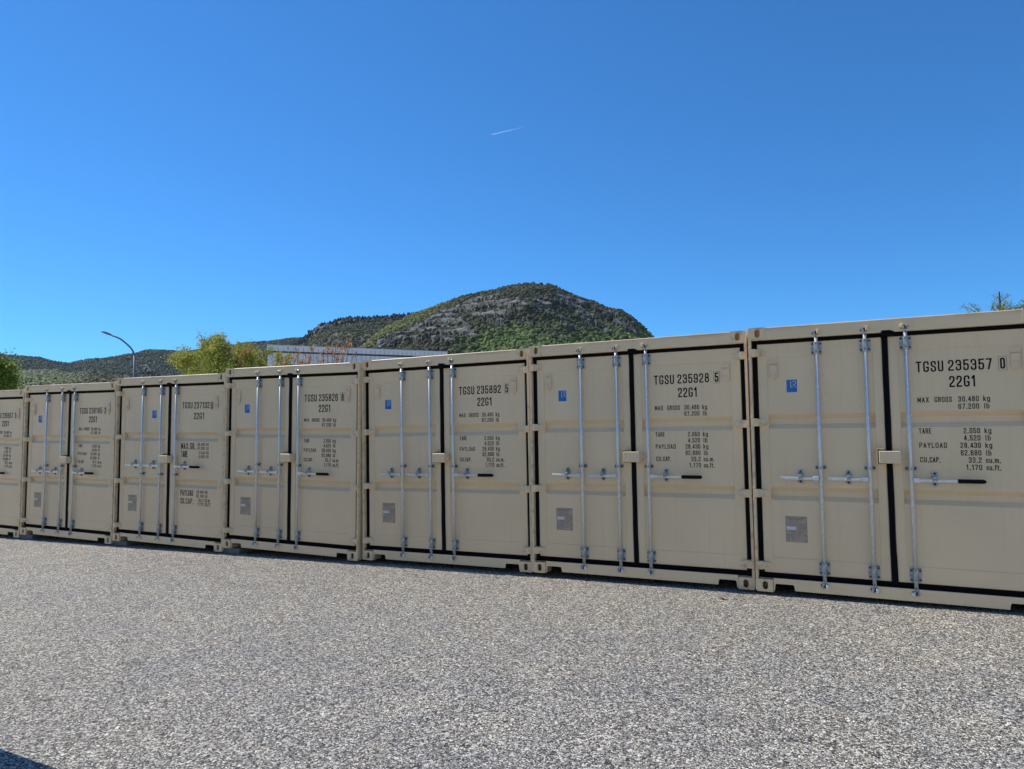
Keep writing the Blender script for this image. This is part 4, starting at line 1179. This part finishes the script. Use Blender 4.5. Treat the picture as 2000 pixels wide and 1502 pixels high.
def copper_tree(label, basepx, tops, dist, seed):
    """upright thin shoots with tufts of young leaves"""
    rnd = random.Random(seed); b = gpt(basepx, dist); b.z = ground_z(b.x)
    root = link('copper_leaved_tree', None, loc=b); tag(root, label, 'tree'); segs = []; C = []
    fork = Vector((0, 0, 2.1)); segs.append((Vector((0, 0, 0)), fork, .07, .05))
    for px, py in tops:
        T = az_pt(px, py, dist+rnd.uniform(-.5, .7))-b; p = fork; n = 7; r = .028
        mid = fork.lerp(T, .45); mid.z -= .25
        pts = [fork.lerp(mid, t/n).lerp(mid.lerp(T, t/n), t/n)+Vector((rnd.gauss(0, .02), rnd.gauss(0, .02), 0)) for t in range(n+1)]
        for i in range(n):
            segs.append((pts[i], pts[i+1], r, r*.82)); r *= .82
            if i >= 3:
                for k in range(3):
                    d = Vector((rnd.gauss(0, 1), rnd.gauss(0, 1), abs(rnd.gauss(.8, .5)))).normalized()*rnd.uniform(.08, .26); q = pts[i].lerp(pts[i+1], rnd.random())
                    segs.append((q, q+d, .006, .003))
                    for m in range(rnd.randint(5, 13)): C.append(q+d*rnd.uniform(.5, 1.1)+Vector((rnd.gauss(0, .035), rnd.gauss(0, .035), rnd.gauss(0, .035))))
        for m in range(16): C.append(T+Vector((rnd.gauss(0, .05), rnd.gauss(0, .05), rnd.gauss(-.04, .07))))
    link('trunk', np_mesh('trunk', *tube_net(segs), M_BARK, True), root)
    rng = np.random.default_rng(seed); C = np.array([c[:] for c in C]); nl = len(C)
    a = rng.normal(0, 1, (nl, 3)); a /= np.linalg.norm(a, axis=1)[:, None]; b2 = np.cross(a, rng.normal(0, 1, (nl, 3))); b2 /= np.linalg.norm(b2, axis=1)[:, None]
    s_ = .036*(.6+.8*rng.random((nl, 1))); Q = np.stack([C-a*s_, C+b2*s_*.5, C+a*s_, C-b2*s_*.5], 1).reshape(-1, 3)
    col = np.repeat(np.array(COP)[rng.integers(0, 4, nl)]*(.8+.4*rng.random((nl, 1))), 4, 0)
    link('crown', np_mesh('crown', Q, np.arange(nl*4).reshape(-1, 4), M_LEAF, False, col), root)
copper_tree('sparse tree with thin shoots and copper-brown young leaves in front of the white warehouse', 640, [(618, 698), (632, 684), (640, 677), (650, 682), (656, 668), (666, 676), (672, 688), (680, 666), (684, 674), (690, 697), (626, 702), (660, 690)], 27, 14)
copper_tree('smaller sparse copper-leaved tree left of the taller one, in front of the white warehouse', 585, [(547, 700), (556, 706), (566, 696), (574, 700), (582, 688), (590, 702), (598, 692), (608, 678), (606, 696)], 26, 33)
GRN = [(.14, .24, .03), (.22, .33, .05), (.34, .40, .07), (.09, .16, .03)]
tree_at('deciduous_tree', 'dense bright green tree at the left edge behind the farthest container', -116, 658, 26, spread=.62, seed=42, leafcols=GRN, leaf_size=.042, nleaf=70000, cluster=.2, trunk_frac=.22)
def conifer(label, px, top_py, dist, seed, half_px=90):
    b = gpt(px, dist); b.z = ground_z(b.x); H = az_pt(px, top_py, dist).z-b.z; rnd = random.Random(seed)
    root = link('conifer_tree', None, loc=b); tag(root, label, 'tree'); segs = [(Vector((0, 0, 0)), Vector((0, 0, H)), .16, .012)]; C = []
    zlev = 1.2
    while zlev < H-.15:
        t = zlev/H; ln = max(.06, (1-t)**.75*3.1)
        if t > .86: ln *= .5
        for k in range(6):
            a = rnd.random()*6.283; d = Vector((math.cos(a), math.sin(a), .12 if t < .8 else .7)).normalized(); p = Vector((0, 0, zlev+rnd.uniform(-.1, .1))); l = ln*rnd.uniform(.6, 1.1)
            q = p+d*l; segs.append((p, q, .02*(1-t)+.006, .004)); m = int(22*l)+5
            for i in range(m):
                u = (i+rnd.random())/m; C.append(p+d*l*u+Vector((rnd.gauss(0, .05), rnd.gauss(0, .05), rnd.gauss(0, .04)))*(1.4-u))
        zlev += .14+.12*rnd.random()
    V, Fc = [], []; n = 6
    for a, b_, ra, rb in segs:
        d = (b_-a).normalized(); x = d.orthogonal().normalized(); y = d.cross(x); o = len(V)
        for p, r in ((a, ra), (b_, rb)):
            for k in range(n): an = 6.283*k/n; V.append((p+(x*math.cos(an)+y*math.sin(an))*r)[:])
        for k in range(n): j = (k+1) % n; Fc.append((o+k, o+j, o+n+j, o+n+k))
    link('trunk', np_mesh('trunk', V, Fc, M_BARK, True), root)
    C = np.repeat(np.array([c[:] for c in C]), 7, 0); nl = len(C); rng = np.random.default_rng(seed); C = C+rng.normal(0, .03, C.shape)
    a = rng.normal(0, 1, (nl, 3)); a[:, 2] = np.abs(a[:, 2]); a /= np.linalg.norm(a, axis=1)[:, None]; b2 = np.cross(a, rng.normal(0, 1, (nl, 3))); b2 /= np.linalg.norm(b2, axis=1)[:, None]
    s = .05*(.6+.8*rng.random((nl, 1))); Q = np.stack([C-b2*s*.12, C+a*s, C+b2*s*.12], 1).reshape(-1, 3)
    lc = np.array([(.12, .20, .08), (.20, .26, .08), (.40, .42, .10)]); col = np.repeat(lc[rng.integers(0, 3, nl)], 3, 0)
    link('crown', np_mesh('crown', Q, np.arange(nl*3).reshape(-1, 3), M_LEAF, False, col), root)
conifer('green conifer with a thin upright leader just above the right-hand container', 1960, 569, 17, 4)
conifer('green conifer cut off by the right edge above the container roof', 2015, 574, 18, 9)

# ------------------------------------------------------------------ air
def haze():
    m, nt, b = new_mat('haze'); nt.nodes.remove(b); out = [n for n in nt.nodes if n.type == 'OUTPUT_MATERIAL'][0]
    v = N(nt, 'ShaderNodeVolumePrincipled'); v.inputs['Density'].default_value = HAZE; v.inputs['Color'].default_value = (.62, .80, 1.0, 1); v.inputs['Anisotropy'].default_value = .2
    L(nt, v.outputs[0], out.inputs['Volume'])
    mb = MB(); mb.box(-5400, 5400, -5400, 5400, -6, 620); o = mb.build('haze', m); tag(o, kind='stuff')
HAZE = 2.0e-5
haze()

# ------------------------------------------------------------------ aeroplane and its vapour trail
def contrail():
    D = 11000; a = az_pt(961, 262.8, D); b_ = az_pt(1030, 246.5, D); d = b_-a
    m, nt, bs = new_mat('vapour'); nt.nodes.remove(bs); out = [n for n in nt.nodes if n.type == 'OUTPUT_MATERIAL'][0]
    tc = N(nt, 'ShaderNodeTexCoord'); sx = N(nt, 'ShaderNodeSeparateXYZ'); L(nt, tc.outputs['Generated'], sx.inputs[0])
    r = ramp(nt, sx.outputs[0], [(0, (.20, .20, .20)), (.3, (.13, .13, .13)), (.7, (.04, .04, .04)), (1, (0, 0, 0))])
    df = N(nt, 'ShaderNodeBsdfDiffuse', Color=(.95, .95, .97, 1)); tl = N(nt, 'ShaderNodeBsdfTranslucent', Color=(.95, .95, .97, 1)); ad = N(nt, 'ShaderNodeAddShader'); L(nt, df.outputs[0], ad.inputs[0]); L(nt, tl.outputs[0], ad.inputs[1])
    tp = N(nt, 'ShaderNodeBsdfTransparent'); mx = N(nt, 'ShaderNodeMixShader'); L(nt, r.outputs[0], mx.inputs[0]); L(nt, tp.outputs[0], mx.inputs[1]); L(nt, ad.outputs[0], mx.inputs[2]); L(nt, mx.outputs[0], out.inputs[0])
    b = MB(); b.tube((0, 0, 0), (d.length, 0, 0), 4, 9, 10)
    o = b.build('vapour_trail', m, None, a); o.rotation_euler = d.to_track_quat('X', 'Z').to_euler(); tag(o, 'short white vapour trail high in the blue sky', 'vapour trail', kind='stuff')
    root = link('aeroplane', None, loc=az_pt(957, 263.6, D)); root.rotation_euler = (-d).to_track_quat('X', 'Z').to_euler(); tag(root, 'tiny pale aeroplane at the left tip of the vapour trail', 'aeroplane')
    W = simple('aeroplane_paint', (.8, .82, .85), .4); b = MB(); b.tube((-15, 0, 0), (15, 0, 0), 2, 2, 12); b.ball((15, 0, 0), 2, (1.8, 1, 1)); b.tube((-24, 0, .8), (-15, 0, 0), .6, 2, 12); b.build('fuselage', W, root)
    b = MB(); b.prism([(4, 0), (-2, 0), (-8, 17), (-5, 17)], -.6, 0, 'z'); b.prism([(4, 0), (-2, 0), (-8, -17), (-5, -17)], -.6, 0, 'z'); b.build('wing', W, root)
    b = MB(); b.prism([(-17, .5), (-22, .5), (-25, 8), (-22, 8)], -.3, .3, 'y'); b.prism([(-19, 0), (-22, 0), (-25, 7), (-23, 7)], .6, 1, 'z'); b.prism([(-19, 0), (-22, 0), (-25, -7), (-23, -7)], .6, 1, 'z'); b.build('tail', W, root)
contrail()
